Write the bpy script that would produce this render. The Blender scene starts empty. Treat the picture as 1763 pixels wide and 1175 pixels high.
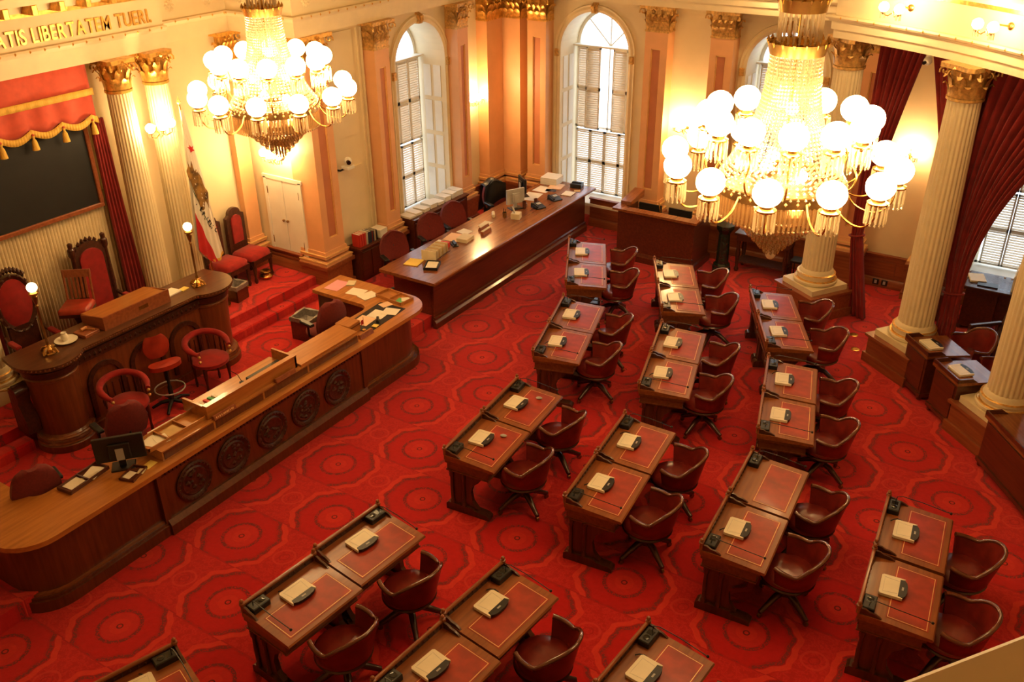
import bpy, math, random
from mathutils import Vector, Matrix
random.seed(7)
PI = math.pi
S = bpy.context.scene
C = S.collection

# ------------------------------------------------------------------ camera, world, exposure
cd = bpy.data.cameras.new('camera'); cd.lens = 32.4166; cd.sensor_width = 36.0; cd.clip_start = 0.05; cd.clip_end = 200
cam = bpy.data.objects.new('camera', cd); C.objects.link(cam)
cam.matrix_world = Matrix(((0.84305623, -0.24775727, 0.47735996, 0.0),
                           (0.5377419, 0.40394876, -0.7400399, 0.0),
                           (-0.0094787, 0.8805917, 0.47378098, 6.68079),
                           (0, 0, 0, 1)))
S.camera = cam
w = bpy.data.worlds.new('daylight'); S.world = w; w.use_nodes = True
w.node_tree.nodes['Background'].inputs[0].default_value = (0.80, 0.90, 1.0, 1)
w.node_tree.nodes['Background'].inputs[1].default_value = 2.4
S.view_settings.view_transform = 'Standard'; S.view_settings.look = 'None'
S.view_settings.gamma = 1.0; S.view_settings.use_curve_mapping = False
S.view_settings.exposure = 0.55
S.cycles.use_denoising = True
S.cycles.use_adaptive_sampling = True; S.cycles.adaptive_threshold = 0.03
S.cycles.max_bounces = 6; S.cycles.diffuse_bounces = 3; S.cycles.glossy_bounces = 2
S.cycles.transmission_bounces = 4; S.cycles.transparent_max_bounces = 12
S.cycles.sample_clamp_indirect = 6.0
GLOBE = 26.0      # strength of the milk-glass gas globes
SCONCE = 110.0

# ------------------------------------------------------------------ materials
class NX:
    """tiny expression builder over shader math nodes"""
    def __init__(s, nt, sock): s.nt, s.s = nt, sock
    def _op(s, op, b=None, c=None):
        n = s.nt.nodes.new('ShaderNodeMath'); n.operation = op
        for i, q in enumerate((s, b, c)):
            if q is None: continue
            if isinstance(q, NX): s.nt.links.new(q.s, n.inputs[i])
            else: n.inputs[i].default_value = q
        return NX(s.nt, n.outputs[0])
    def __add__(s, b): return s._op('ADD', b)
    def __sub__(s, b): return s._op('SUBTRACT', b)
    def __mul__(s, b): return s._op('MULTIPLY', b)
    def __truediv__(s, b): return s._op('DIVIDE', b)
    def abs(s): return s._op('ABSOLUTE')
    def round(s): return s._op('ROUND')
    def max(s, b): return s._op('MAXIMUM', b)
    def min(s, b): return s._op('MINIMUM', b)
    def sqrt(s): return s._op('SQRT')
    def sin(s): return s._op('SINE')
    def atan2(s, b): return s._op('ARCTAN2', b)
    def lt(s, b): return s._op('LESS_THAN', b)
    def gt(s, b): return s._op('GREATER_THAN', b)

def new_mat(name):
    m = bpy.data.materials.new(name); m.use_nodes = True
    return m, m.node_tree, m.node_tree.nodes['Principled BSDF']

def setp(b, rough=0.5, metal=0.0, spec=0.5, coat=0.0, sheen=0.0):
    b.inputs['Roughness'].default_value = rough; b.inputs['Metallic'].default_value = metal
    b.inputs['Specular IOR Level'].default_value = spec
    b.inputs['Coat Weight'].default_value = coat; b.inputs['Coat Roughness'].default_value = 0.12
    b.inputs['Sheen Weight'].default_value = sheen

def mat(name, col, rough=0.5, metal=0.0, spec=0.5, coat=0.0, sheen=0.0, var=0.12, scale=9.0, bump=0.0, stretch=(1, 1, 1), col2=None):
    m, nt, b = new_mat(name); setp(b, rough, metal, spec, coat, sheen)
    tc = nt.nodes.new('ShaderNodeTexCoord'); mp = nt.nodes.new('ShaderNodeMapping'); mp.inputs['Scale'].default_value = stretch
    nt.links.new(tc.outputs['Object'], mp.inputs[0])
    no = nt.nodes.new('ShaderNodeTexNoise'); no.inputs['Scale'].default_value = scale; no.inputs['Detail'].default_value = 5
    nt.links.new(mp.outputs[0], no.inputs['Vector'])
    cr = nt.nodes.new('ShaderNodeValToRGB')
    c1 = [max(0, c * (1 - var)) for c in col]
    c2 = col2 if col2 else [min(1, c * (1 + var)) for c in col]
    cr.color_ramp.elements[0].position = 0.3; cr.color_ramp.elements[0].color = (*c1, 1)
    cr.color_ramp.elements[1].position = 0.7; cr.color_ramp.elements[1].color = (*c2, 1)
    nt.links.new(no.outputs[0], cr.inputs[0]); nt.links.new(cr.outputs[0], b.inputs['Base Color'])
    if bump:
        bp = nt.nodes.new('ShaderNodeBump'); bp.inputs['Strength'].default_value = bump; bp.inputs['Distance'].default_value = 0.01
        nt.links.new(no.outputs[0], bp.inputs['Height']); nt.links.new(bp.outputs[0], b.inputs['Normal'])
    return m

def emit(name, col, strength):
    m, nt, b = new_mat(name)
    b.inputs['Base Color'].default_value = (0.9, 0.85, 0.75, 1)
    b.inputs['Emission Color'].default_value = (*col, 1); b.inputs['Emission Strength'].default_value = strength
    b.inputs['Roughness'].default_value = 0.3
    return m

def carpet():
    m, nt, b = new_mat('patterned_red_carpet'); setp(b, 0.95, 0, 0.15, 0, 0.25)
    tc = nt.nodes.new('ShaderNodeTexCoord'); sp = nt.nodes.new('ShaderNodeSeparateXYZ')
    nt.links.new(tc.outputs['Object'], sp.inputs[0])
    X = NX(nt, sp.outputs[0]) + 8.13333; Y = NX(nt, sp.outputs[1]) - 6.62530
    j = (Y / -0.78688).round()
    ly = Y + j * 0.78688
    lx = X - j * 0.65
    lx = lx - (lx / 1.3).round() * 1.3
    ang = ly.atan2(lx)
    wob = (ang * 16).sin() * 0.007
    r = (lx * lx + ly * ly).sqrt()
    d8 = lx.abs().max(ly.abs()).max((lx.abs() + ly.abs()) * 0.70711) + wob
    fine = NX(nt, nt.nodes.new('ShaderNodeTexNoise').outputs[0]); fn = fine.s.node
    fn.inputs['Scale'].default_value = 16; fn.inputs['Detail'].default_value = 4; fn.inputs['Roughness'].default_value = 0.7
    nt.links.new(tc.outputs['Object'], fn.inputs['Vector'])
    vor = nt.nodes.new('ShaderNodeTexVoronoi'); vor.inputs['Scale'].default_value = 58
    nt.links.new(tc.outputs['Object'], vor.inputs['Vector']); vd = NX(nt, vor.outputs['Distance'])
    dots = vd.gt(0.42)
    def band(q, a, c): return q.gt(a) * q.lt(c)
    def mix(fac, c1, c2):
        n = nt.nodes.new('ShaderNodeMix'); n.data_type = 'RGBA'
        for k, q in ((0, fac), (6, c1), (7, c2)):
            if isinstance(q, NX): nt.links.new(q.s, n.inputs[k])
            elif isinstance(q, tuple): n.inputs[k].default_value = (*q, 1)
            elif isinstance(q, float): n.inputs[k].default_value = q
            else: nt.links.new(q, n.inputs[k])
        return n.outputs[2]
    base = mix(band(fine, 0.5, 0.56), (0.50, 0.011, 0.011), (0.58, 0.020, 0.017))
    fx = (lx.abs() - 0.65); fr = (fx * fx + ly * ly).sqrt() + wob      # small filler ornament between the medallions
    base = mix(band(fr, 0.10, 0.125), base, (0.60, 0.030, 0.022))
    base = mix(band(fr, 0.04, 0.055), base, (0.42, 0.009, 0.010))
    base = mix(band(ly.abs(), 0.380, 0.394), base, (0.42, 0.009, 0.010))
    c = mix(d8.lt(0.50) * d8.gt(0.44), base, (0.66, 0.035, 0.021))
    c = mix(d8.lt(0.44), c, (0.45, 0.006, 0.008))
    c = mix(band(d8, 0.39, 0.43) * dots, c, (0.22, 0.024, 0.022))
    c = mix(d8.lt(0.37), c, (0.52, 0.006, 0.008))
    c = mix(band(r, 0.188, 0.226) * dots, c, (0.21, 0.022, 0.020))
    c = mix(r.lt(0.178), c, (0.58, 0.017, 0.014))
    c = mix(r.lt(0.10), c, (0.63, 0.024, 0.016))
    c = mix(band(r, 0.020, 0.034), c, (0.16, 0.010, 0.008))
    n = nt.nodes.new('ShaderNodeMix'); n.data_type = 'RGBA'; n.blend_type = 'MULTIPLY'; n.inputs[0].default_value = 0.35
    nt.links.new(c, n.inputs[6]); cr = nt.nodes.new('ShaderNodeValToRGB')
    cr.color_ramp.elements[0].position = 0.25; cr.color_ramp.elements[0].color = (0.55, 0.55, 0.55, 1)
    cr.color_ramp.elements[1].position = 0.75; cr.color_ramp.elements[1].color = (1.15, 1.15, 1.15, 1)
    nt.links.new(fine.s, cr.inputs[0]); nt.links.new(cr.outputs[0], n.inputs[7])
    nt.links.new(n.outputs[2], b.inputs['Base Color'])
    bp = nt.nodes.new('ShaderNodeBump'); bp.inputs['Strength'].default_value = 0.3; bp.inputs['Distance'].default_value = 0.01
    nt.links.new(fine.s, bp.inputs['Height']); nt.links.new(bp.outputs[0], b.inputs['Normal'])
    return m

def wood(name, c1, c2, rough=0.3, coat=0.35, axis=1, scale=3.0):
    st = [9, 9, 9]; st[axis] = 0.7
    return mat(name, c1, rough, 0, 0.5, coat, 0, 0.15, scale, 0.03, tuple(st), c2)

def crystal(name, tint, tr):
    m = bpy.data.materials.new(name); m.use_nodes = True; nt = m.node_tree; nt.nodes.clear()
    out = nt.nodes.new('ShaderNodeOutputMaterial')
    g = nt.nodes.new('ShaderNodeBsdfGlossy'); g.inputs['Roughness'].default_value = 0.08; g.inputs['Color'].default_value = (1, 0.95, 0.85, 1)
    t = nt.nodes.new('ShaderNodeBsdfTransparent'); t.inputs['Color'].default_value = (*tint, 1)
    l = nt.nodes.new('ShaderNodeBsdfTranslucent'); l.inputs['Color'].default_value = (1.0, 0.88, 0.66, 1)
    d = nt.nodes.new('ShaderNodeBsdfDiffuse'); d.inputs['Color'].default_value = (0.95, 0.85, 0.66, 1)
    m0 = nt.nodes.new('ShaderNodeMixShader'); m1 = nt.nodes.new('ShaderNodeMixShader'); m2 = nt.nodes.new('ShaderNodeMixShader')
    m0.inputs[0].default_value = 0.5; nt.links.new(l.outputs[0], m0.inputs[1]); nt.links.new(d.outputs[0], m0.inputs[2])
    m1.inputs[0].default_value = 0.45; nt.links.new(m0.outputs[0], m1.inputs[1]); nt.links.new(g.outputs[0], m1.inputs[2])
    m2.inputs[0].default_value = tr; nt.links.new(m1.outputs[0], m2.inputs[1]); nt.links.new(t.outputs[0], m2.inputs[2])
    nt.links.new(m2.outputs[0], out.inputs[0])
    return m

M = {}
M['carpet'] = carpet()
M['cream'] = mat('cream_plaster', (0.80, 0.66, 0.42), 0.6, var=0.04, scale=3)
M['cream2'] = mat('cream_moulding_paint', (0.82, 0.68, 0.44), 0.5, var=0.05, scale=5)
M['column'] = mat('ivory_column_paint', (0.78, 0.65, 0.40), 0.5, var=0.05, scale=6)
M['peach'] = mat('peach_pilaster_paint', (0.80, 0.42, 0.20), 0.45, var=0.05, scale=4)
M['terra'] = mat('terracotta_panel_paint', (0.56, 0.20, 0.09), 0.5, var=0.08, scale=4)
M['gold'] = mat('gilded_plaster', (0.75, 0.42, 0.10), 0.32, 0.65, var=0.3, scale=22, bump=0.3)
M['dullgold'] = mat('shaded_bronze_gilt', (0.62, 0.36, 0.11), 0.42, 0.4, var=0.35, scale=25, bump=0.3)  # darker copy of the gilding, shade put into its colour
M['brass'] = mat('polished_brass', (0.62, 0.36, 0.10), 0.25, 0.95, var=0.15, scale=12)
M['ironbrass'] = mat('dark_bronze_lamp_metal', (0.30, 0.17, 0.06), 0.3, 0.9, var=0.2, scale=14)
M['wains'] = wood('red_brown_wainscot_wood', (0.26, 0.065, 0.022), (0.34, 0.1, 0.034), 0.35, 0.25, 0)
M['maho'] = wood('dark_mahogany', (0.085, 0.018, 0.007), (0.13, 0.03, 0.011), 0.28, 0.4, 1)
M['mahotop'] = wood('polished_mahogany_top', (0.21, 0.06, 0.018), (0.29, 0.092, 0.028), 0.26, 0.35, 1)
M['rost'] = wood('carved_walnut', (0.100, 0.025, 0.007), (0.155, 0.041, 0.012), 0.3, 0.3, 2)
M['darktop'] = wood('dark_speaker_desk_top', (0.085, 0.028, 0.010), (0.13, 0.045, 0.016), 0.3, 0.25, 1)
M['speaker'] = wood('speaker_desk_walnut', (0.145, 0.036, 0.010), (0.21, 0.056, 0.016), 0.32, 0.25, 2)
M['rosttop'] = wood('golden_oak_top', (0.44, 0.160, 0.036), (0.54, 0.215, 0.050), 0.28, 0.35, 1)
M['carve'] = mat('dark_carved_relief', (0.055, 0.014, 0.006), 0.4, coat=0.3, var=0.4, scale=30, bump=0.5)
M['desk'] = wood('senate_desk_walnut', (0.24, 0.064, 0.016), (0.34, 0.102, 0.025), 0.32, 0.18, 1)
M['deskdark'] = wood('desk_leg_dark_walnut', (0.07, 0.02, 0.008), (0.11, 0.034, 0.014), 0.35, 0.3, 2)
M['deskmid'] = wood('desk_case_walnut', (0.145, 0.040, 0.012), (0.21, 0.064, 0.019), 0.32, 0.2, 1)
M['leather'] = mat('red_leather_writing_top', (0.37, 0.032, 0.013), 0.42, coat=0.08, var=0.3, scale=7)
M['goldline'] = mat('gold_tooled_line', (0.85, 0.55, 0.22), 0.4, 0.3, var=0.1)
M['chair'] = mat('oxblood_leather', (0.19, 0.016, 0.010), 0.32, coat=0.15, var=0.25, scale=8)
M['chairwood'] = mat('glossy_chair_rim_wood', (0.125, 0.030, 0.013), 0.16, coat=0.8, var=0.2, scale=10)
M['chairleg'] = mat('dark_chair_leg_wood', (0.06, 0.017, 0.009), 0.3, coat=0.4, var=0.2, scale=10)
M['fabric'] = mat('burgundy_office_fabric', (0.16, 0.012, 0.010), 0.9, sheen=0.1, var=0.2, scale=40, bump=0.1)
M['velvet'] = mat('crimson_velvet', (0.30, 0.006, 0.005), 0.85, sheen=0.12, var=0.2, scale=12)
M['drape'] = mat('dark_red_drape', (0.24, 0.011, 0.009), 0.85, sheen=0.1, var=0.18, scale=8)
M['valance'] = mat('coral_red_valance', (0.62, 0.085, 0.045), 0.8, sheen=0.2, var=0.1, scale=10)
M['fringe'] = mat('gold_fringe', (0.80, 0.48, 0.08), 0.7, var=0.25, scale=60, stretch=(1, 6, 0.2), bump=0.4)
M['pleat'] = mat('cream_pleated_curtain', (0.70, 0.56, 0.34), 0.8, var=0.08, scale=8)
M['board'] = mat('black_display_board', (0.006, 0.006, 0.006), 0.55, var=0.3, scale=5)
M['black'] = mat('black_plastic', (0.012, 0.012, 0.013), 0.4, var=0.2)
M['screen'] = mat('dark_screen_glass', (0.008, 0.009, 0.012), 0.12, var=0.1)
M['grey'] = mat('grey_plastic', (0.45, 0.44, 0.42), 0.45, var=0.08)
M['laptop'] = mat('cream_laptop_shell', (0.88, 0.80, 0.62), 0.38, var=0.04)
M['paper'] = mat('white_paper', (0.86, 0.80, 0.68), 0.8, var=0.03)
M['pink'] = mat('pink_paper', (0.80, 0.35, 0.42), 0.8, var=0.03)
M['peachpaper'] = mat('peach_paper', (0.88, 0.60, 0.40), 0.8, var=0.03)
M['yellow'] = mat('yellow_paper', (0.90, 0.68, 0.16), 0.8, var=0.03)
M['green'] = mat('green_card', (0.10, 0.42, 0.16), 0.7, var=0.05)
M['redbook'] = mat('red_book_cloth', (0.62, 0.035, 0.02), 0.55, var=0.08)
M['bluebook'] = mat('navy_book_cloth', (0.03, 0.035, 0.06), 0.55, var=0.08)
M['creambook'] = mat('cream_book_cloth', (0.72, 0.62, 0.42), 0.6, var=0.08)
M['tanbook'] = mat('tan_box_card', (0.62, 0.42, 0.18), 0.7, var=0.08)
M['white'] = mat('white_shutter_paint', (0.86, 0.82, 0.72), 0.5, var=0.04, scale=4)
M['slat'] = mat('louvre_slat_paint', (0.82, 0.70, 0.54), 0.55, var=0.06, scale=4)
M['bin'] = mat('bin_liner', (0.25, 0.22, 0.2), 0.35, var=0.3, scale=20)
M['marble'] = mat('dark_green_marble', (0.012, 0.022, 0.016), 0.25, coat=0.3, var=0.6, scale=14)
M['porcelain'] = mat('white_porcelain', (0.85, 0.80, 0.68), 0.25, var=0.03)
M['flagwhite'] = mat('white_flag_cloth', (0.84, 0.78, 0.66), 0.8, var=0.03)
M['flagred'] = mat('red_flag_cloth', (0.55, 0.02, 0.02), 0.8, var=0.06)
M['flagbrown'] = mat('brown_flag_print', (0.10, 0.045, 0.015), 0.8, var=0.6, scale=9, col2=(0.45, 0.24, 0.05))
M['flaggreen'] = mat('green_flag_print', (0.02, 0.10, 0.06), 0.8, var=0.1)
M['globe'] = emit('lit_milk_glass_globe', (1.0, 0.67, 0.30), GLOBE)
M['sconce'] = emit('lit_sconce_globe', (1.0, 0.67, 0.30), SCONCE)
M['smallglobe'] = emit('lit_small_gas_globe', (1.0, 0.76, 0.42), 9.0)
M['lampglobe'] = emit('dim_lamp_globe', (1.0, 0.74, 0.40), 2.6)
M['crystal'] = crystal('crystal_prisms', (1.0, 0.96, 0.88), 0.30)
M['basket'] = crystal('amber_basket_prisms', (1.0, 0.90, 0.74), 0.34)
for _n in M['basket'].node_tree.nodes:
    if _n.type in ('BSDF_DIFFUSE', 'BSDF_TRANSLUCENT'): _n.inputs[0].default_value = (0.72, 0.46, 0.20, 1)  # diffuse and translucent colours set to amber
M['beads'] = crystal('crystal_bead_chains', (1.0, 0.95, 0.85), 0.12)
def glass():
    m, nt, b = new_mat('clear_window_glass'); nt.nodes.remove(b)
    o = nt.nodes['Material Output']; t = nt.nodes.new('ShaderNodeBsdfTransparent'); t.inputs[0].default_value = (0.96, 0.98, 1, 1)
    g = nt.nodes.new('ShaderNodeBsdfGlossy'); g.inputs['Roughness'].default_value = 0.03
    x = nt.nodes.new('ShaderNodeMixShader'); x.inputs[0].default_value = 0.06
    nt.links.new(t.outputs[0], x.inputs[1]); nt.links.new(g.outputs[0], x.inputs[2]); nt.links.new(x.outputs[0], o.inputs[0])
    return m
M['glass'] = glass()

# ------------------------------------------------------------------ mesh building
class MB:
    def __init__(s, X=None): s.v, s.f, s.X = [], [], X
    def add(s, vs, fs):
        n = len(s.v); s.v += [tuple(p) for p in vs]; s.f += [tuple(i + n for i in f) for f in fs]; return s
    def box(s, x0, x1, y0, y1, z0, z1):
        return s.add([(x0, y0, z0), (x1, y0, z0), (x1, y1, z0), (x0, y1, z0), (x0, y0, z1), (x1, y0, z1), (x1, y1, z1), (x0, y1, z1)],
                     [(0, 3, 2, 1), (4, 5, 6, 7), (0, 1, 5, 4), (1, 2, 6, 5), (2, 3, 7, 6), (3, 0, 4, 7)])
    def rbox(s, c, sz, rz=0.0, tilt=0.0):
        m = Matrix.Translation(c) @ Matrix.Rotation(rz, 4, 'Z') @ Matrix.Rotation(tilt, 4, 'Y')
        n = len(s.v); s.box(-sz[0] / 2, sz[0] / 2, -sz[1] / 2, sz[1] / 2, -sz[2] / 2, sz[2] / 2)
        for i in range(n, len(s.v)): s.v[i] = tuple(m @ Vector(s.v[i]))
        return s
    def bevbox(s, x0, x1, y0, y1, z0, z1, b=0.01):
        "box with chamfered top and vertical edges"
        P = lambda d, z: [(x0 + d, y0, z), (x1 - d, y0, z), (x1, y0 + d, z), (x1, y1 - d, z), (x1 - d, y1, z), (x0 + d, y1, z), (x0, y1 - d, z), (x0, y0 + d, z)]
        a = P(b, z0); c = P(b, z1 - b)
        t = [(x0 + b, y0 + b, z1)] * 8
        t = [(min(max(p[0], x0 + b), x1 - b), min(max(p[1], y0 + b), y1 - b), z1) for p in P(b, z1)]
        fs = [tuple(range(7, -1, -1)), tuple(range(16, 24))]
        for i in range(8):
            k = (i + 1) % 8; fs += [(i, k, 8 + k, 8 + i), (8 + i, 8 + k, 16 + k, 16 + i)]
        return s.add(a + c + t, fs)
    def prism(s, poly, z0, z1):
        n = len(poly)
        return s.add([(x, y, z0) for x, y in poly] + [(x, y, z1) for x, y in poly],
                     [tuple(range(n - 1, -1, -1)), tuple(range(n, 2 * n))] + [(i, (i + 1) % n, n + (i + 1) % n, n + i) for i in range(n)])
    def ext(s, poly, a0, a1, ax=1):
        "poly of (h, z) extruded along axis ax (0: along x, h is y; 1: along y, h is x)"
        n = len(poly)
        mk = (lambda h, z, a: (h, a, z)) if ax == 1 else (lambda h, z, a: (a, h, z))
        return s.add([mk(h, z, a0) for h, z in poly] + [mk(h, z, a1) for h, z in poly],
                     [tuple(range(n - 1, -1, -1)), tuple(range(n, 2 * n))] + [(i, (i + 1) % n, n + (i + 1) % n, n + i) for i in range(n)])
    def cyl(s, p0, p1, r0, r1=None, n=12, cap=True):
        r1 = r0 if r1 is None else r1
        p0, p1 = Vector(p0), Vector(p1); d = (p1 - p0).normalized()
        u = d.orthogonal().normalized(); v = d.cross(u)
        vs = [p0 + (u * math.cos(2 * PI * i / n) + v * math.sin(2 * PI * i / n)) * r0 for i in range(n)]
        vs += [p1 + (u * math.cos(2 * PI * i / n) + v * math.sin(2 * PI * i / n)) * r1 for i in range(n)]
        fs = [(i, (i + 1) % n, n + (i + 1) % n, n + i) for i in range(n)]
        if cap: fs += [tuple(range(n - 1, -1, -1)), tuple(range(n, 2 * n))]
        return s.add(vs, fs)
    def lathe(s, prof, n=24, c=(0, 0, 0), mod=None, a0=0.0, a1=2 * PI):
        full = abs(a1 - a0 - 2 * PI) < 1e-6; m = n if full else n + 1
        vs = []
        for r, z in prof:
            for i in range(m):
                a = a0 + (a1 - a0) * i / n; rr = r * (mod(i) if mod else 1)
                vs.append((c[0] + rr * math.cos(a), c[1] + rr * math.sin(a), c[2] + z))
        fs = []
        for k in range(len(prof) - 1):
            for i in range(n):
                j = (i + 1) % m; fs.append((k * m + i, k * m + j, (k + 1) * m + j, (k + 1) * m + i))
        if full and prof[0][0] > 1e-4: fs.append(tuple(range(m - 1, -1, -1)))
        if full and prof[-1][0] > 1e-4: fs.append(tuple((len(prof) - 1) * m + i for i in range(m)))
        return s.add(vs, fs)
    def tube(s, pts, r, n=6):
        pts = [Vector(p) for p in pts]; L = len(pts); vs = []; u = None
        for i, p in enumerate(pts):
            d = (pts[min(i + 1, L - 1)] - pts[max(i - 1, 0)]).normalized()
            u = d.orthogonal().normalized() if u is None else (u - d * u.dot(d)).normalized()
            v = d.cross(u); rr = r[i] if isinstance(r, (list, tuple)) else r
            vs += [p + (u * math.cos(2 * PI * k / n) + v * math.sin(2 * PI * k / n)) * rr for k in range(n)]
        fs = [(i * n + k, i * n + (k + 1) % n, (i + 1) * n + (k + 1) % n, (i + 1) * n + k) for i in range(L - 1) for k in range(n)]
        fs += [tuple(range(n - 1, -1, -1)), tuple((L - 1) * n + k for k in range(n))]
        return s.add(vs, fs)
    def sphere(s, c, r, nu=16, nv=10, sz=1.0):
        pr = [(max(1e-5, r * math.sin(PI * i / nv)), -r * sz * math.cos(PI * i / nv)) for i in range(nv + 1)]
        return s.lathe(pr, nu, c)
    def octa(s, c, r, h):
        x, y, z = c
        return s.add([(x + r, y, z), (x, y + r, z), (x - r, y, z), (x, y - r, z), (x, y, z + h), (x, y, z - h)],
                     [(0, 1, 4), (1, 2, 4), (2, 3, 4), (3, 0, 4), (1, 0, 5), (2, 1, 5), (3, 2, 5), (0, 3, 5)])
    def grid(s, fn, nu, nv):
        vs = [fn(i / nu, j / nv) for j in range(nv + 1) for i in range(nu + 1)]
        return s.add(vs, [(j * (nu + 1) + i, j * (nu + 1) + i + 1, (j + 1) * (nu + 1) + i + 1, (j + 1) * (nu + 1) + i) for j in range(nv) for i in range(nu)])
    def mesh(s, name, smooth=35):
        me = bpy.data.meshes.new(name); v = s.v if s.X is None else [s.X(*p) for p in s.v]
        me.from_pydata(v, [], s.f)
        import bmesh
        b = bmesh.new(); b.from_mesh(me); bmesh.ops.recalc_face_normals(b, faces=b.faces); b.to_mesh(me); b.free()
        if smooth:
            me.polygons.foreach_set('use_smooth', [True] * len(me.polygons)); me.set_sharp_from_angle(angle=math.radians(smooth))
        return me

def tag(o, label=None, cat=None, group=None, kind=None):
    for k, v in (('label', label), ('category', cat), ('group', group), ('kind', kind)):
        if v: o[k] = v
    return o
def obj(name, mb, m, parent=None, smooth=35, loc=None, rz=0.0, kind=None):
    me = mb if isinstance(mb, bpy.types.Mesh) else mb.mesh(name, smooth)
    o = bpy.data.objects.new(name, me); C.objects.link(o)
    if m is not None and not me.materials: me.materials.append(M[m] if isinstance(m, str) else m)
    if parent: o.parent = parent
    if loc: o.location = loc
    o.rotation_euler = (0, 0, rz)
    if kind: o['kind'] = kind
    return o
def thing(name, label, cat, loc=(0, 0, 0), rz=0.0, group=None, kind=None):
    o = bpy.data.objects.new(name, None); C.objects.link(o); o.location = loc; o.rotation_euler = (0, 0, rz); o.empty_display_size = 0.1
    return tag(o, label, cat, group, kind)
def copy_tree(o, parent=None):
    c = o.copy(); C.objects.link(c); c.parent = parent
    for ch in list(o.children): copy_tree(ch, c)
    return c
def place(proto, loc, rz, label, used=set()):
    "first use moves the prototype itself, later uses copy it with its parts"
    o = proto if proto.name not in used else copy_tree(proto)
    used.add(proto.name)
    o.location = loc; o.rotation_euler = (0, 0, rz); o['label'] = label
    return o
def solo(name, mb, m, label, cat, loc=None, rz=0.0, group=None, smooth=35):
    return tag(obj(name, mb, m, None, smooth, loc, rz), label, cat, group)
def struct(name, mb, m, label, cat, smooth=35):
    return tag(obj(name, mb, m, None, smooth), label, cat, None, 'structure')

# ================================================================== the room
Z1, Z3 = 0.20, 0.48           # clerk platform, upper dais
XA, YB = -10.15, 15.40        # wall planes (left window wall, far window wall)
ZCAP, ZENT = 3.84, 4.28       # foot and top of the capitals
HT = 8.6
def XL(u, d, z): return (XA + d, u, z)      # left wall: u = y, d = distance into the room
def XF(u, d, z): return (u, YB - d, z)      # far wall: u = x

struct('floor', MB().prism([(-11.6, -3.5), (5, -3.5), (5, YB + 0.05), (-10.2, YB + 0.05), (-10.2, 10.0), (-11.6, 10.0)], -0.12, 0.0), 'carpet', 'red carpet patterned with large octagonal medallions', 'floor', 0)
tag(obj('clerk_platform', MB().prism([(-11.5, 0), (-7.72, 0), (-7.72, 9.0), (-8.06, 9.25), (-8.06, YB), (-10.16, YB), (-10.16, 10.0), (-11.5, 10.0)], 0.001, Z1), 'carpet', None, 0),
    'low red-carpeted platform step behind the clerks long desks', 'platform', None, 'structure')
dais = MB().box(-11.5, -10.20, 0, 9.93, Z1 + 0.001, Z3)
tag(obj('dais', dais, 'carpet', None, 0), 'raised red-carpeted dais in front of the pleated curtain', 'dais', None, 'structure')
for y0, y1, lab in ((0, 4.72, 'left of the carved speaker desk'), (7.78, 9.93, 'right of the carved speaker desk')):
    tag(obj('dais_step', MB().bevbox(-10.21, -10.0, y0, y1, Z1, Z1 + 0.14, 0.02), 'carpet'), 'red carpeted step ' + lab, 'step', None, 'structure')

def wall_with_arches(mb, u0, u1, z0, z1, ops, depth=0.7, n=20):
    "front face at d = 0 with arched openings; reveals go back to d = -depth"
    u = u0
    for uc, hw, zs, zp in ops:
        a, b = uc - hw, uc + hw
        if a > u: mb.add([(u, 0, z0), (a, 0, z0), (a, 0, z1), (u, 0, z1)], [(0, 1, 2, 3)])
        mb.add([(a, 0, z0), (b, 0, z0), (b, 0, zs), (a, 0, zs)], [(0, 1, 2, 3)])
        arc = [(uc - hw * math.cos(PI * i / n), zp + hw * math.sin(PI * i / n)) for i in range(n + 1)]
        for i in range(n):
            p, q = arc[i], arc[i + 1]
            mb.add([(p[0], 0, p[1]), (q[0], 0, q[1]), (q[0], 0, z1), (p[0], 0, z1)], [(0, 1, 2, 3)])
            mb.add([(p[0], 0, p[1]), (q[0], 0, q[1]), (q[0], -depth, q[1]), (p[0], -depth, p[1])], [(0, 1, 2, 3)])
        for uu in (a, b): mb.add([(uu, 0, zs), (uu, 0, zp), (uu, -depth, zp), (uu, -depth, zs)], [(0, 1, 2, 3)])
        mb.add([(a, 0, zs), (b, 0, zs), (b, -depth, zs), (a, -depth, zs)], [(0, 1, 2, 3)])
        # back of the wall so that daylight only comes through the opening
        u = b
    if u < u1: mb.add([(u, 0, z0), (u1, 0, z0), (u1, 0, z1), (u, 0, z1)], [(0, 1, 2, 3)])
    return mb

W1 = (12.88, 0.70, 0.60, 3.36)     # u centre, half width, sill, spring
W2 = (-8.07, 0.70, 0.45, 3.34)
W3 = (-4.55, 0.64, 0.75, 3.36)
W4 = (-0.45, 0.72, 0.50, 3.36)
struct('wall_left', wall_with_arches(MB(XL), 9.97, YB, 0, HT, [W1]), 'cream', 'cream plaster wall left of the corner with arched window', 'wall', 0)
struct('wall_far', wall_with_arches(MB(XF), XA, 4.6, 0, HT, [W2, W3, W4]), 'cream', 'cream plaster far wall with tall arched windows', 'wall', 0)
al = MB().box(-11.62, -11.45, 0, 9.97, 0, HT)
struct('wall_alcove', al, 'cream', 'cream back wall of the rostrum behind flag and columns', 'wall', 0)
struct('wall_return', MB().box(-11.46, -10.2, 9.965, 10.1, 0, HT), 'cream', 'cream return wall holding the white double door', 'wall', 0)
struct('wall_right', MB().box(4.5, 4.6, -3.5, YB, 0, HT), 'cream', 'cream wall at right end of the chamber outside the picture', 'wall', 0)
struct('wall_near', MB().box(-11.5, 4.6, -3.6, -3.5, 0, HT), 'cream', 'cream wall behind the visitor gallery', 'wall', 0)
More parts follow.
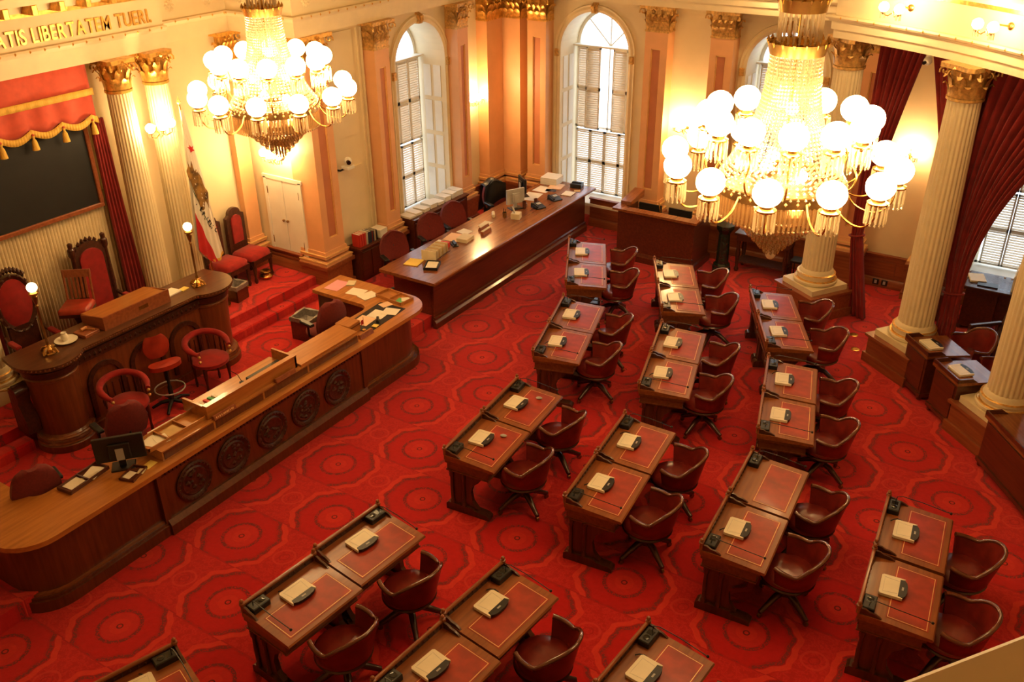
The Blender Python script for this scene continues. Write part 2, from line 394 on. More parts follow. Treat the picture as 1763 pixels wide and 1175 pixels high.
struct('wall_side', MB().box(-11.62, -11.45, -3.5, 0, 0, HT), 'cream', 'cream wall left of rostrum outside the picture', 'wall', 0)
struct('ceiling', MB().box(-11.7, 4.7, -3.7, YB + 0.1, HT, HT + 0.1), 'cream2', 'pale cream chamber ceiling high above the galleries', 'ceiling', 0)

# wainscot
def wainscot(name, X, u0, u1, zf, h, label):
    t = tag(obj(name, MB(X).box(u0, u1, 0.0, 0.035, zf, zf + h), 'wains', None, 0), label, 'wainscot', None, 'structure')
    obj('baseboard', MB(X).ext([(0.035, zf), (0.07, zf), (0.07, zf + 0.13), (0.05, zf + 0.16), (0.035, zf + 0.16)], u0, u1, 0), 'wains', t)
    obj('cap_rail', MB(X).ext([(0.03, zf + h - 0.02), (0.075, zf + h), (0.085, zf + h + 0.03), (0.03, zf + h + 0.04)], u0, u1, 0), 'wains', t)
    n = max(1, round((u1 - u0) / 0.75)); s = (u1 - u0) / n
    for i in range(n):
        a = u0 + s * i + 0.07; b = u0 + s * (i + 1) - 0.07
        obj('panel', MB(X).box(a, b, 0.03, 0.05, zf + 0.22, zf + h - 0.09), 'wains', t, 0)
    return t
wainscot('baseboard_left', XL, 10.0, 14.6, Z1, 0.5, 'red-brown wooden wainscot below the left window wall')
wainscot('baseboard_far', XF, -8.05, 4.4, 0.0, 0.55, 'red-brown wooden wainscot along the far wall')
wainscot('baseboard_return', lambda u, d, z: (u, 9.965 - d, z), -11.45, -10.45, Z3, 0.28, 'low red-brown wooden wainscot under the white double door')

# ---------------------------------------------------------------- entablature
def sweep(mb, path, prof):
    n = len(path); rows = []
    for i, p in enumerate(path):
        p = Vector(p)
        d0 = (p - Vector(path[i - 1])).normalized() if i else None
        d1 = (Vector(path[i + 1]) - p).normalized() if i < n - 1 else None
        d0 = d0 or d1; d1 = d1 or d0
        n0 = Vector((d0.y, -d0.x)); n1 = Vector((d1.y, -d1.x)); m = n0 + n1
        m = m / max(0.3, m.dot(n0)) if m.length > 1e-4 else n0
        rows.append([(p.x + m.x * o, p.y + m.y * o, z) for o, z in prof])
    k = len(prof); vs = [q for r in rows for q in r]
    fs = [(i * k + j, (i + 1) * k + j, (i + 1) * k + j + 1, i * k + j + 1) for i in range(n - 1) for j in range(k - 1)]
    fs += [tuple(range(k)), tuple((n - 1) * k + j for j in range(k - 1, -1, -1))]
    return mb.add(vs, fs)
ARCH = [(-0.5, ZENT), (0.0, ZENT), (0.0, ZENT + 0.11), (0.025, ZENT + 0.115), (0.025, ZENT + 0.22), (0.05, ZENT + 0.225), (0.06, ZENT + 0.25)]
BEAD = [(-0.1, ZENT + 0.25), (0.075, ZENT + 0.25), (0.09, ZENT + 0.275), (0.075, ZENT + 0.30), (-0.1, ZENT + 0.30)]
FRZ = [(-0.5, ZENT + 0.30), (0.0, ZENT + 0.30), (0.0, ZENT + 0.66), (-0.5, ZENT + 0.66)]
DENT = [(-0.3, ZENT + 0.66), (0.04, ZENT + 0.66), (0.05, ZENT + 0.72), (-0.3, ZENT + 0.72)]
CORN = [(-0.5, ZENT + 0.72), (0.10, ZENT + 0.72), (0.14, ZENT + 0.80), (0.30, ZENT + 0.82), (0.34, ZENT + 0.92), (-0.5, ZENT + 0.92)]
def rosette(mb, c, nrm, r):
    nrm = Vector(nrm).normalized(); u = Vector((0, 0, 1)); v = nrm.cross(u); c = Vector(c)
    for i in range(8):
        a = 2 * PI * i / 8; q = c + (u * math.cos(a) + v * math.sin(a)) * r * 0.62
        mb.octa(q + nrm * 0.006, r * 0.3, r * 0.3)
    mb.octa(c + nrm * 0.01, r * 0.34, r * 0.34); return mb
def entablature(name, path, label, span_rosettes=True, skip=()):
    t = tag(obj(name, sweep(MB(), path, ARCH), 'cream2', None, 30), label, 'entablature', None, 'structure')
    obj('bead_moulding', sweep(MB(), path, BEAD), 'cream2', t)
    obj('frieze', sweep(MB(), path, FRZ), 'cream', t, 0)
    obj('dentil_moulding', sweep(MB(), path, DENT), 'gold', t)
    obj('cornice', sweep(MB(), path, CORN), 'cream2', t, 30)
    knob = MB().octa((0, 0, 0), 0.02, 0.02).mesh('bead_knob', 0); ros = None
    modm = MB().bevbox(-0.08, 0.20, -0.05, 0.05, -0.03, 0.09, 0.02).mesh('modillion')
    for i in range(len(path) - 1):
        a, b = Vector(path[i]), Vector(path[i + 1]); d = b - a; L = d.length; d.normalize(); nr = Vector((d.y, -d.x)); ang = math.atan2(nr.y, nr.x)
        m = int(L / 0.19)
        for k in range(m):
            p = a + d * (L * (k + 0.5) / m)
            obj('bead_knob', knob, 'gold', t, loc=(p.x + nr.x * 0.085, p.y + nr.y * 0.085, ZENT + 0.275), rz=ang)
        m = int(L / 0.34)
        for k in range(m):
            p = a + d * (L * (k + 0.5) / m)
            obj('modillion', modm, 'gold', t, loc=(p.x + nr.x * 0.10, p.y + nr.y * 0.10, ZENT + 0.74), rz=ang)
        if span_rosettes and i not in skip:
            m = int(L / 0.55)
            for k in range(m):
                p = a + d * (L * (k + 0.5) / m)
                if ros is None:
                    ros = rosette(MB(), (0, 0, 0), (1, 0, 0), 0.10).mesh('rosette', 0)
                obj('rosette', ros, 'cream2', t, loc=(p.x, p.y, ZENT + 0.48), rz=ang)
    return t
entr = entablature('trim_1', [(-11.05, 1.0), (-11.05, 8.46)], 'cream rostrum entablature with raised gold Latin lettering', False)
entablature('trim_2', [(-11.30, 8.47), (-11.30, 9.80), (-9.95, 9.80), (-9.95, 14.98), (-3.4, 14.98), (-2.2, 14.98)], 'cream entablature following the left and far walls')
def circ(p, q, r):
    ax, ay, bx, by, cx, cy = *p, *q, *r
    d = 2 * (ax * (by - cy) + bx * (cy - ay) + cx * (ay - by))
    ux = ((ax * ax + ay * ay) * (by - cy) + (bx * bx + by * by) * (cy - ay) + (cx * cx + cy * cy) * (ay - by)) / d
    uy = ((ax * ax + ay * ay) * (cx - bx) + (bx * bx + by * by) * (ax - cx) + (cx * cx + cy * cy) * (bx - ax)) / d
    return Vector((ux, uy)), math.hypot(ax - ux, ay - uy)
cc, cr_ = circ((-3.40, 13.62), (-1.66, 12.76), (-0.30, 11.55))
a_0 = math.atan2(13.62 - cc.y, -3.40 - cc.x); a_1 = a_0 - 6.2 / cr_
arc = [(cc.x + cr_ * math.cos(a_0 + (a_1 - a_0) * i / 24), cc.y + cr_ * math.sin(a_0 + (a_1 - a_0) * i / 24)) for i in range(25)]
entablature('trim_3', [(-2.95, 14.6), (-3.02, 14.3)] + [(-3.42, 13.63)] + arc[1:], 'cream entablature over the fluted columns at right, with gas lamps')
# gallery floor over the side aisle behind the columns
gal = [(x + 0.15, y + 0.15) for x, y in arc] + [(4.5, 6.0), (4.5, YB), (-2.9, YB), (-2.9, 14.5)]
tag(obj('gallery_floor', MB().prism(gal, ZENT + 0.10, ZENT + 0.30), 'cream2', None, 0), 'cream underside of the gallery above the side aisle', 'ceiling', None, 'structure')

# raised gilt letters on the rostrum frieze
def letter_meshes(txt, size, depth):
    out = []; x = 0.0; cache = {}
    for ch in txt:
        if ch == ' ': x += 0.34 * size; continue
        if ch not in cache:
            fc = bpy.data.curves.new('letter', 'FONT'); fc.body = ch; fc.size = size; fc.extrude = depth; fc.offset = 0.003
            fo = bpy.data.objects.new('letter', fc); C.objects.link(fo)
            bpy.context.view_layer.update()
            me = bpy.data.meshes.new_from_object(fo.evaluated_get(bpy.context.evaluated_depsgraph_get()))
            bpy.data.objects.remove(fo); bpy.data.curves.remove(fc)
            xs = [v.co.x for v in me.vertices]; x0, x1 = min(xs), max(xs)
            for v in me.vertices: v.co.x -= x0
            me.name = 'letter'; me.materials.clear(); me.materials.append(M['gold']); cache[ch] = (me, x1 - x0)
        me, wd = cache[ch]; out.append((me, x)); x += wd + 0.11 * size
    return out, x
ls, total = letter_meshes('SENATORIS EST CIVITATIS LIBERTATEM TUERI.', 0.245, 0.012)
vis = letter_meshes('LIBERTATEM TUERI.', 0.245, 0.012)[1]; kx = 1.74 / vis
for me, x in ls:
    o = obj('letter', me, None, entr, loc=(-11.035, 8.30 + (x - total) * kx, ZENT + 0.36)); o.rotation_euler = (PI / 2, 0, PI / 2); o.scale = (kx, 1, 1)

# ---------------------------------------------------------------- capitals, columns, pilasters
def leaf(mb, c, out, wd, h, curl):
    c = Vector(c); out = Vector(out).normalized(); t = Vector((-out.y, out.x, 0))
    vs = []
    for z, o, ww in ((0, 0, 0.8), (0.45, 0.10, 1.0), (0.8, 0.35, 0.9), (1.0, 0.85, 0.6), (0.86, 1.1, 0.25)):
        for s in (-1, 0, 1):
            vs.append(c + t * (s * wd * ww / 2) + out * (curl * o + (0.012 if s == 0 else 0)) + Vector((0, 0, h * z)))
    mb.add(vs, [(i * 3 + j, i * 3 + j + 1, (i + 1) * 3 + j + 1, (i + 1) * 3 + j) for i in range(4) for j in range(2)])
def scroll(mb, c, out, r):
    out = Vector(out).normalized(); c = Vector(c); pts = []
    for i in range(13):
        a = -0.4 + i * 0.62; q = r * (1 - i / 15.0)
        pts.append(c + out * (q * math.cos(a)) + Vector((0, 0, q * math.sin(a))))
    mb.tube(pts, r * 0.22, 5)
def round_capital(r, h):
    mb = MB(); mb.lathe([(r * 1.0, 0), (r * 1.10, 0.01), (r * 1.10, 0.04), (r * 0.96, 0.05), (r * 0.98, h * 0.6), (r * 1.2, h * 0.86), (r * 1.0, h * 0.86)], 20)
    for k in range(8): leaf(mb, (r * math.cos(k * PI / 4), r * math.sin(k * PI / 4), 0.05), (math.cos(k * PI / 4), math.sin(k * PI / 4), 0), r * 0.72, h * 0.36, 0.16 * h)
    for k in range(8):
        a = (k + 0.5) * PI / 4; leaf(mb, (r * 1.0 * math.cos(a), r * math.sin(a), 0.05), (math.cos(a), math.sin(a), 0), r * 0.70, h * 0.62, 0.22 * h)
    for k in range(4):
        a = PI / 4 + k * PI / 2; q = r * 1.42; scroll(mb, (q * math.cos(a), q * math.sin(a), h * 0.76), (math.cos(a), math.sin(a), 0), h * 0.14)
        for s in (-0.42, 0.42): scroll(mb, (r * 1.12 * math.cos(a + s), r * 1.12 * math.sin(a + s), h * 0.74), (math.cos(a + s), math.sin(a + s), 0), h * 0.11)
    ab = []
    for k in range(4):
        a = PI / 4 + k * PI / 2
        for s, q in ((-0.10, 1.72), (0.10, 1.72), (PI / 4 - 0.2, 1.27), (PI / 4 + 0.2, 1.27)): ab.append((r * q * math.cos(a + s), r * q * math.sin(a + s)))
    mb.prism(ab, h * 0.88, h)
    for k in range(4): mb.octa((r * 1.3 * math.cos(k * PI / 2), r * 1.3 * math.sin(k * PI / 2), h * 0.9), h * 0.07, h * 0.07)
    return mb
def flat_capital(w_, dp, h):
    "local: u in +-w/2, depth 0..dp (front at dp), as (u, d, z)"
    mb = MB(); hw = w_ / 2
    mb.box(-hw, hw, 0, dp, 0, h * 0.88); mb.box(-hw - 0.01, hw + 0.01, 0, dp + 0.012, 0.0, 0.03)
    for row, hh, n, cu in ((0, 0.36, 3, 0.16), (1, 0.62, 4, 0.22)):
        for k in range(n):
            leaf(mb, (-hw + w_ * (k + 0.5) / n, dp, 0.03), (0, 1, 0), w_ / n * 1.05, h * hh, cu * h)
        for sd in (-1, 1): leaf(mb, (sd * hw, dp * 0.55, 0.03), (sd, 0, 0), dp * 0.8, h * hh, cu * h)
    for sd in (-1, 1):
        scroll(mb, (sd * (hw + 0.05), dp + 0.05, h * 0.76), (sd, 1, 0), h * 0.14); scroll(mb, (sd * hw * 0.35, dp + 0.03, h * 0.74), (sd * 0.4, 1, 0), h * 0.11)
    mb.box(-hw - 0.09, hw + 0.09, 0, dp + 0.09, h * 0.88, h); mb.octa((0, dp + 0.10, h * 0.9), h * 0.08, h * 0.08)
    return mb
def pilaster(X, u0, u1, dp, zf, label, panel=True, bright=True, zc=ZCAP):
    "X maps (u, d, z) to the world"
    w_, uc = u1 - u0, (u0 + u1) / 2; hw = w_ / 2
    t = thing('pilaster', label, 'pilaster', X(uc, 0.0, zf), 0, 'peach wall pilasters', 'structure')
    L = lambda u, d, z: tuple(Vector(X(uc + u, d, z)) - Vector(X(uc, 0.0, zf)))
    zb = zf + 0.50 if zf > 0.1 else 0.62
    sh = MB(L)
    if panel:
        p = hw * 0.42; z0, z1 = zb + 0.42, zc - 0.28; d1, d2 = dp, dp - 0.03
        for a, b in ((-hw, -p), (p, hw)): sh.box(a, b, 0, d1, zb + 0.22, zc)
        sh.box(-p, p, 0, d1, zb + 0.22, z0); sh.box(-p, p, 0, d1, z1, zc); sh.box(-p, p, 0, d2 - 0.002, z0, z1)
        obj('shaft', sh, 'peach', t, 0)
        obj('recessed_panel', MB(L).box(-p, p, d2 - 0.02, d2, z0, z1), 'terra', t, 0)
        fr = MB(L)
        for a, b, c_, e in ((-p, -p + 0.012, z0, z1), (p - 0.012, p, z0, z1), (-p, p, z0, z0 + 0.015), (-p, p, z1 - 0.015, z1)): fr.box(a, b, d2 - 0.01, d2 + 0.016, c_, e)
        obj('panel_bead', fr, 'goldline', t, 0)
    else:
        obj('shaft', sh.box(-hw, hw, 0, dp, zb + 0.22, zc), 'peach', t, 0)
    ped = MB(L).box(-hw - 0.06, hw + 0.06, 0, dp + 0.06, zf, zb - 0.06); ped.box(-hw - 0.09, hw + 0.09, 0, dp + 0.09, zf, zf + 0.12)
    obj('pedestal', ped.box(-hw - 0.10, hw + 0.10, 0, dp + 0.10, zb - 0.06, zb), 'wains', t, 0)
    bm = MB(L)
    for e, a, b in ((0.075, 0.0, 0.05), (0.055, 0.05, 0.07), (0.04, 0.11, 0.15), (0.02, 0.15, 0.22)): bm.box(-hw - e, hw + e, 0, dp + e, zb + a, zb + b)
    obj('base_moulding', bm, 'peach', t, 0)
    gm = MB(L)
    for e, a, b in ((0.085, 0.045, 0.062), (0.05, 0.145, 0.162)): gm.box(-hw - e, hw + e, 0, dp + e, zb + a, zb + b)
    obj('gilt_line', gm, 'goldline', t, 0)
    c = flat_capital(w_, dp, ZENT - zc)
    c.v = [L(u, d, zc + z) for u, d, z in c.v]
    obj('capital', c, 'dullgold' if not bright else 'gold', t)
    return t
pilaster(lambda u, d, z: (-10.50 + d, u, z), 9.95, 10.42, 0.52, Z1, 'peach corner pier between white double door and low bookcase', bright=True)
pilaster(XL, 11.44, 11.80, 0.24, Z1, 'peach pilaster between book row and left arched window', bright=False)
pilaster(XL, 13.66, 13.98, 0.26, Z1, 'peach pilaster right of the left arched window', bright=False)
pilaster(XL, 14.62, 15.14, 0.24, Z1, 'peach half pilaster in the corner, on the left wall', panel=False)
pilaster(XF, -9.92, -9.52, 0.26, Z1, 'peach half pilaster in the corner, on the far wall', panel=False)
pilaster(XF, -9.34, -8.94, 0.28, Z1, 'peach pilaster left of the bright arched window')
pilaster(XF, -6.95, -6.53, 0.28, 0.0, 'peach pilaster right of the bright arched window', bright=False)
pilaster(XF, -5.76, -5.36, 0.28, 0.0, 'peach pilaster behind the crystal chandelier', bright=False)
pilaster(XF, -3.25, -2.85, 0.28, 0.0, 'peach pilaster behind fluted column beside red drape', bright=False)
pilaster(XF, -1.98, -1.62, 0.28, 0.0, 'peach pilaster hidden behind the middle fluted column', bright=False)
for nm, zf, tall in (('return_pilaster', Z3, 3.84),):
    pilaster(lambda u, d, z: (-11.45 + d, u, z), 9.62, 9.90, 0.12, Z3 - 0.2, 'plain peach pilaster strip beside the white double door', panel=False)

def column(loc, r, zped, label, zf, ped=True):
    t = thing('fluted_column', label, 'column', (loc[0], loc[1], zf), math.radians(loc[2]), 'fluted ivory columns', 'structure')
    z0 = zped - zf; H = ZCAP - zf
    if ped:
        q = r * 1.72
        p = MB().bevbox(-q, q, -q, q, 0, z0 - 0.10, 0.005); p.box(-q - 0.03, q + 0.03, -q - 0.03, q + 0.03, 0, 0.14)
        obj('pedestal', p, 'wains', t); obj('pedestal_cap', MB().box(-q - 0.035, q + 0.035, -q - 0.035, q + 0.035, z0 - 0.10, z0 - 0.06), 'wains', t)
        obj('plinth', MB().box(-q * 0.86, q * 0.86, -q * 0.86, q * 0.86, z0 - 0.06, z0 + 0.03), 'column', t)
    else:
        q = r * 1.45
        obj('plinth', MB().box(-q, q, -q, q, 0, z0 + 0.03), 'column', t)
    b = MB().lathe([(r * 1.34, z0 + 0.03), (r * 1.42, z0 + 0.05), (r * 1.42, z0 + 0.08), (r * 1.34, z0 + 0.10), (r * 1.20, z0 + 0.11), (r * 1.17, z0 + 0.14), (r * 1.26, z0 + 0.15), (r * 1.26, z0 + 0.18), (r * 1.12, z0 + 0.20), (r * 1.08, z0 + 0.24), (r * 1.0, z0 + 0.26)], 40)
    obj('base', b, 'column', t)
    g = MB().lathe([(r * 1.35, z0 + 0.095), (r * 1.375, z0 + 0.102), (r * 1.35, z0 + 0.11)], 40); g.lathe([(r * 1.22, z0 + 0.178), (r * 1.265, z0 + 0.186), (r * 1.2, z0 + 0.195)], 40)
    obj('gilt_ring', g, 'gold', t)
    nf = 24
    def flute(i): return (1.0, 0.965, 0.945, 0.965, 1.0)[i % 5] if i % 5 else 1.0
    prof = [(r, z0 + 0.26), (r * 1.0, z0 + 0.30), (r * 0.985, (z0 + H) / 2), (r * 0.86, H - 0.05), (r * 0.86, H)]
    obj('shaft', MB().lathe(prof, nf * 5, mod=flute), 'column', t, 25)
    c = round_capital(r * 0.88, ZENT - ZCAP)
    c.v = [(x, y, z + H) for x, y, z in c.v]
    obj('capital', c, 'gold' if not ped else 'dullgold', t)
    return t
column((-3.19, 13.88, -33), 0.235, 0.50, 'fluted ivory column behind the crystal chandelier', 0)
column((-1.47, 12.72, -37), 0.235, 0.50, 'tall fluted ivory column between two red drapes', 0)
column((-0.12, 11.36, -43), 0.235, 0.50, 'fluted ivory column cut by the right edge, beside side desk', 0)
column((-11.08, 7.60, 0), 0.185, 0.66, 'fluted ivory rostrum column nearest the black board', Z3, False)
column((-11.08, 8.20, 0), 0.185, 0.66, 'fluted ivory rostrum column nearest the hanging flag', Z3, False)
column((-11.08, 4.98, 0), 0.185, 0.66, 'fluted ivory rostrum column at the left picture edge', Z3, False)

# ---------------------------------------------------------------- windows
def louvre_leaf(parent, X, u0, u1, z0, z1, d, fields=1, rise=0.012):
    "a shutter leaf: stiles, rails and tilted slats"
    f = MB(X); s = 0.028
    f.box(u0, u0 + s, d - 0.02, d + 0.02, z0, z1); f.box(u1 - s, u1, d - 0.02, d + 0.02, z0, z1)
    zs = [z0 + (z1 - z0) * i / fields for i in range(fields + 1)]
    for z in zs: f.box(u0, u1, d - 0.02, d + 0.02, max(z0, z - 0.03), min(z1, z + 0.03))
    o = obj('shutter', f, 'white', parent, 0)
    sl = MB(X)
    for a, b in zip(zs[:-1], zs[1:]):
        n = int((b - a - 0.06) / 0.042); q = (b - a - 0.06) / n
        for i in range(n):
            z = a + 0.03 + q * (i + 0.5); k = 0.016
            sl.add([(u0 + s, d - k, z + rise), (u1 - s, d - k, z + rise), (u1 - s, d + k, z - rise), (u0 + s, d + k, z - rise),
                    (u0 + s, d - k, z + rise - 0.006), (u1 - s, d - k, z + rise - 0.006), (u1 - s, d + k, z - rise - 0.006), (u0 + s, d + k, z - rise - 0.006)],
                   [(0, 1, 2, 3), (7, 6, 5, 4), (0, 4, 5, 1), (3, 2, 6, 7)])
    obj('louvre_slats', sl, 'slat', o, 0, kind='stuff')
    return o
def window(n, X, op, label, gap=0.0, gold=True, panels=True, depth=0.68):
    uc, hw, zs, zp = op
    fr = MB(X); d0, d1 = -depth, -depth + 0.06; k = 24
    for a, b in ((uc - hw, uc - hw + 0.04), (uc + hw - 0.04, uc + hw), (uc - 0.012, uc + 0.012)): fr.box(a, b, d0, d1, zs, zp)
    for z in (zs, zs + (zp - zs) * 0.45, zp - 0.03): fr.box(uc - hw, uc + hw, d0, d1, z, z + 0.04)
    for i in range(k):
        p, q = PI * i / k, PI * (i + 1) / k
        vs = [(uc - r * math.cos(a), d, zp + r * math.sin(a)) for d in (d0, d1) for r in (hw - 0.06, hw) for a in (p, q)]
        fr.add(vs, [(4, 5, 7, 6), (0, 1, 5, 4), (2, 3, 1, 0)])
    for a in (45, 90, 135): 
        a = math.radians(a); c, s = math.cos(a), math.sin(a); pts = []
        for r in (0.0, hw): pts.append((uc - r * c, (d0 + d1) / 2, zp + r * s))
        fr.cyl(pts[0], pts[1], 0.014, n=6)
    t = tag(obj('window_%d' % n, fr, 'white', None, 0), label, 'window', None, 'structure')
    pane = MB(X); arcp = [(uc - hw * math.cos(PI * i / k), zp + hw * math.sin(PI * i / k)) for i in range(k + 1)]
    poly = [(uc - hw, zs)] + arcp + [(uc + hw, zs)]
    m = len(poly); pane.add([(u, -depth + 0.02, z) for u, z in poly], [tuple(range(m))])
    obj('pane', pane, 'glass', t, 0)
    obj('sill', MB(X).bevbox(uc - hw - 0.05, uc + hw + 0.05, -depth, 0.06, zs - 0.05, zs + 0.005, 0.01), 'white', t)
    # archivolt with keystone and impost blocks
    av = MB(X); pr = [(0.0, 0.0), (0.0, 0.03), (0.05, 0.05), (0.09, 0.03), (0.12, 0.04), (0.13, 0.0)]
    path = [(uc - hw, zs)] + arcp + [(uc + hw, zs)]
    rows = []
    for i, (u, z) in enumerate(path):
        if i == 0 or i == len(path) - 1: ou, oz = (-1 if i == 0 else 1), 0
        else: ou, oz = (u - uc) / hw, (z - zp) / hw
        rows.append([(u + ou * o, d, z + oz * o) for o, d in pr])
    kk = len(pr); av.add([q for r in rows for q in r], [(i * kk + j, (i + 1) * kk + j, (i + 1) * kk + j + 1, i * kk + j + 1) for i in range(len(rows) - 1) for j in range(kk - 1)])
    obj('archivolt', av, 'cream2', t, 40)
    g = MB(X)
    for sd in (-1, 1): g.bevbox(uc + sd * (hw + 0.065) - 0.045, uc + sd * (hw + 0.065) + 0.045, 0.0, 0.08, zp - 0.13, zp, 0.01)
    obj('impost_block', g, 'dullgold', t)
    ks = MB(X); ks.ext([(0.0, zp + hw - 0.02), (0.07, zp + hw - 0.02), (0.11, zp + hw + 0.10), (0.0, zp + hw + 0.16)], uc - 0.055, uc + 0.055, 0)
    ks.tube([(uc, 0.06, zp + hw + 0.0), (uc, 0.11, zp + hw + 0.05), (uc, 0.10, zp + hw + 0.11)], 0.03, 6)
    obj('keystone', ks, 'dullgold', t)
    # shutters in two tiers, four leaves each
    zm = zs + (zp - zs) * 0.45; q = (2 * hw - 0.14) / 4; d = -depth + 0.14
    for i in range(4):
        a = uc - hw + 0.07 + q * i
        louvre_leaf(t, X, a + 0.004, a + q - 0.004, zs + 0.04, zm - 0.02, d, 2, 0.0085)
    for i in range(4):
        a = uc - hw + 0.07 + q * i
        if gap and i == 1: a -= gap * 0.7
        if gap and i == 2: a += gap * 0.9
        louvre_leaf(t, X, a + 0.004, a + q - 0.004, zm + 0.02, zp - 0.02, d + (0.05 if gap and i in (1, 2) else 0), 2, 0.014)
    obj('transom_shelf', MB(X).box(uc - hw, uc + hw, -depth + 0.06, -depth + 0.22, zp - 0.02, zp + 0.01), 'white', t, 0)
    if panels:
        for sd in (-1, 1):
            pm = MB(X); u = uc + sd * (hw - 0.012)
            for i in range(4):
                za = zs + 0.12 + (zp - zs - 0.2) * i / 4; zb_ = za + (zp - zs - 0.2) / 4 - 0.08
                for da, db in ((-0.46, -0.30), (-0.24, -0.08)):
                    pm.box(min(u, u + sd * 0.012), max(u, u + sd * 0.012), da, db, za, zb_)
            obj('jamb_panel', pm, 'white', t, 0)
    return t
window(1, XL, W1, 'arched window in left wall behind paper stacks, shutters closed')
window(2, XF, W2, 'brightest arched window, upper shutters parted, far wall left', gap=0.16)
window(3, XF, W3, 'arched window mostly hidden behind the right chandelier')
window(4, XF, W4, 'shuttered window at right edge behind the tied red drape')

# white double door in the return wall
dw = lambda u, d, z: (u, 9.965 - d, z)
fr = MB(dw)
for a, b, c_, e in ((-11.16, -11.10, 0.76, 2.02), (-10.40, -10.34, 0.76, 2.02), (-11.18, -10.32, 2.00, 2.06)): fr.box(a, b, 0, 0.04, c_, e)
t = tag(obj('door_1', fr, 'white', None, 0), 'white painted double cupboard door below a wall sconce', 'door', None, 'structure')
for i, (a, b) in enumerate(((-11.10, -10.755), (-10.745, -10.40))):
    lf = obj('door_leaf', MB(dw).bevbox(a, b, 0.0, 0.03, 0.76, 2.0, 0.006), 'white', t)
    kx = (b - 0.04) if i == 0 else (a + 0.04)
    obj('knob', MB(dw).sphere((kx, 0.055, 1.33), 0.022, 10, 8).cyl((kx, 0.03, 1.33), (kx, 0.05, 1.33), 0.01, n=8), 'ironbrass', lf)
    for z in (0.95, 1.8):
        hx = a + 0.006 if i == 0 else b - 0.006
        obj('hinge', MB(dw).cyl((hx, 0.036, z - 0.06), (hx, 0.036, z + 0.06), 0.008, n=6), 'ironbrass', lf)
# shallow camera niche with sliding panel on the wall left of pilaster
nt_ = MB(XL); nt_.box(10.5, 11.18, 0, 0.03, 2.58, 4.2); nt_.box(10.5, 11.18, 0, 0.03, 0.9, 2.06)
tag(obj('trim_4', nt_, 'cream', None, 0), 'flat cream wall panels above and below the camera niche', 'wall panel', None, 'structure')
tag(obj('trim_5', MB(XL).box(11.30, 11.33, 0, 0.03, 0.7, 4.2).box(11.38, 11.40, 0, 0.04, 0.7, 4.2), 'cream2', None, 0), 'thin vertical cream moulding beside the book row', 'moulding', None, 'structure')

# visitor gallery rail right beside the camera
t = thing('gallery_rail', 'cream gallery rail in the bottom right corner', 'railing', (0.02, 0.87, 5.0), math.atan2(0.14, 0.10) , None, 'structure')
obj('rail_cap', MB().bevbox(-1.6, 1.6, -0.62, 0.0, 0.84, 0.90, 0.008), 'cream2', t)
obj('parapet', MB().box(-1.6, 1.6, -0.5, -0.12, 0.0, 0.84), 'cream2', t, 0)

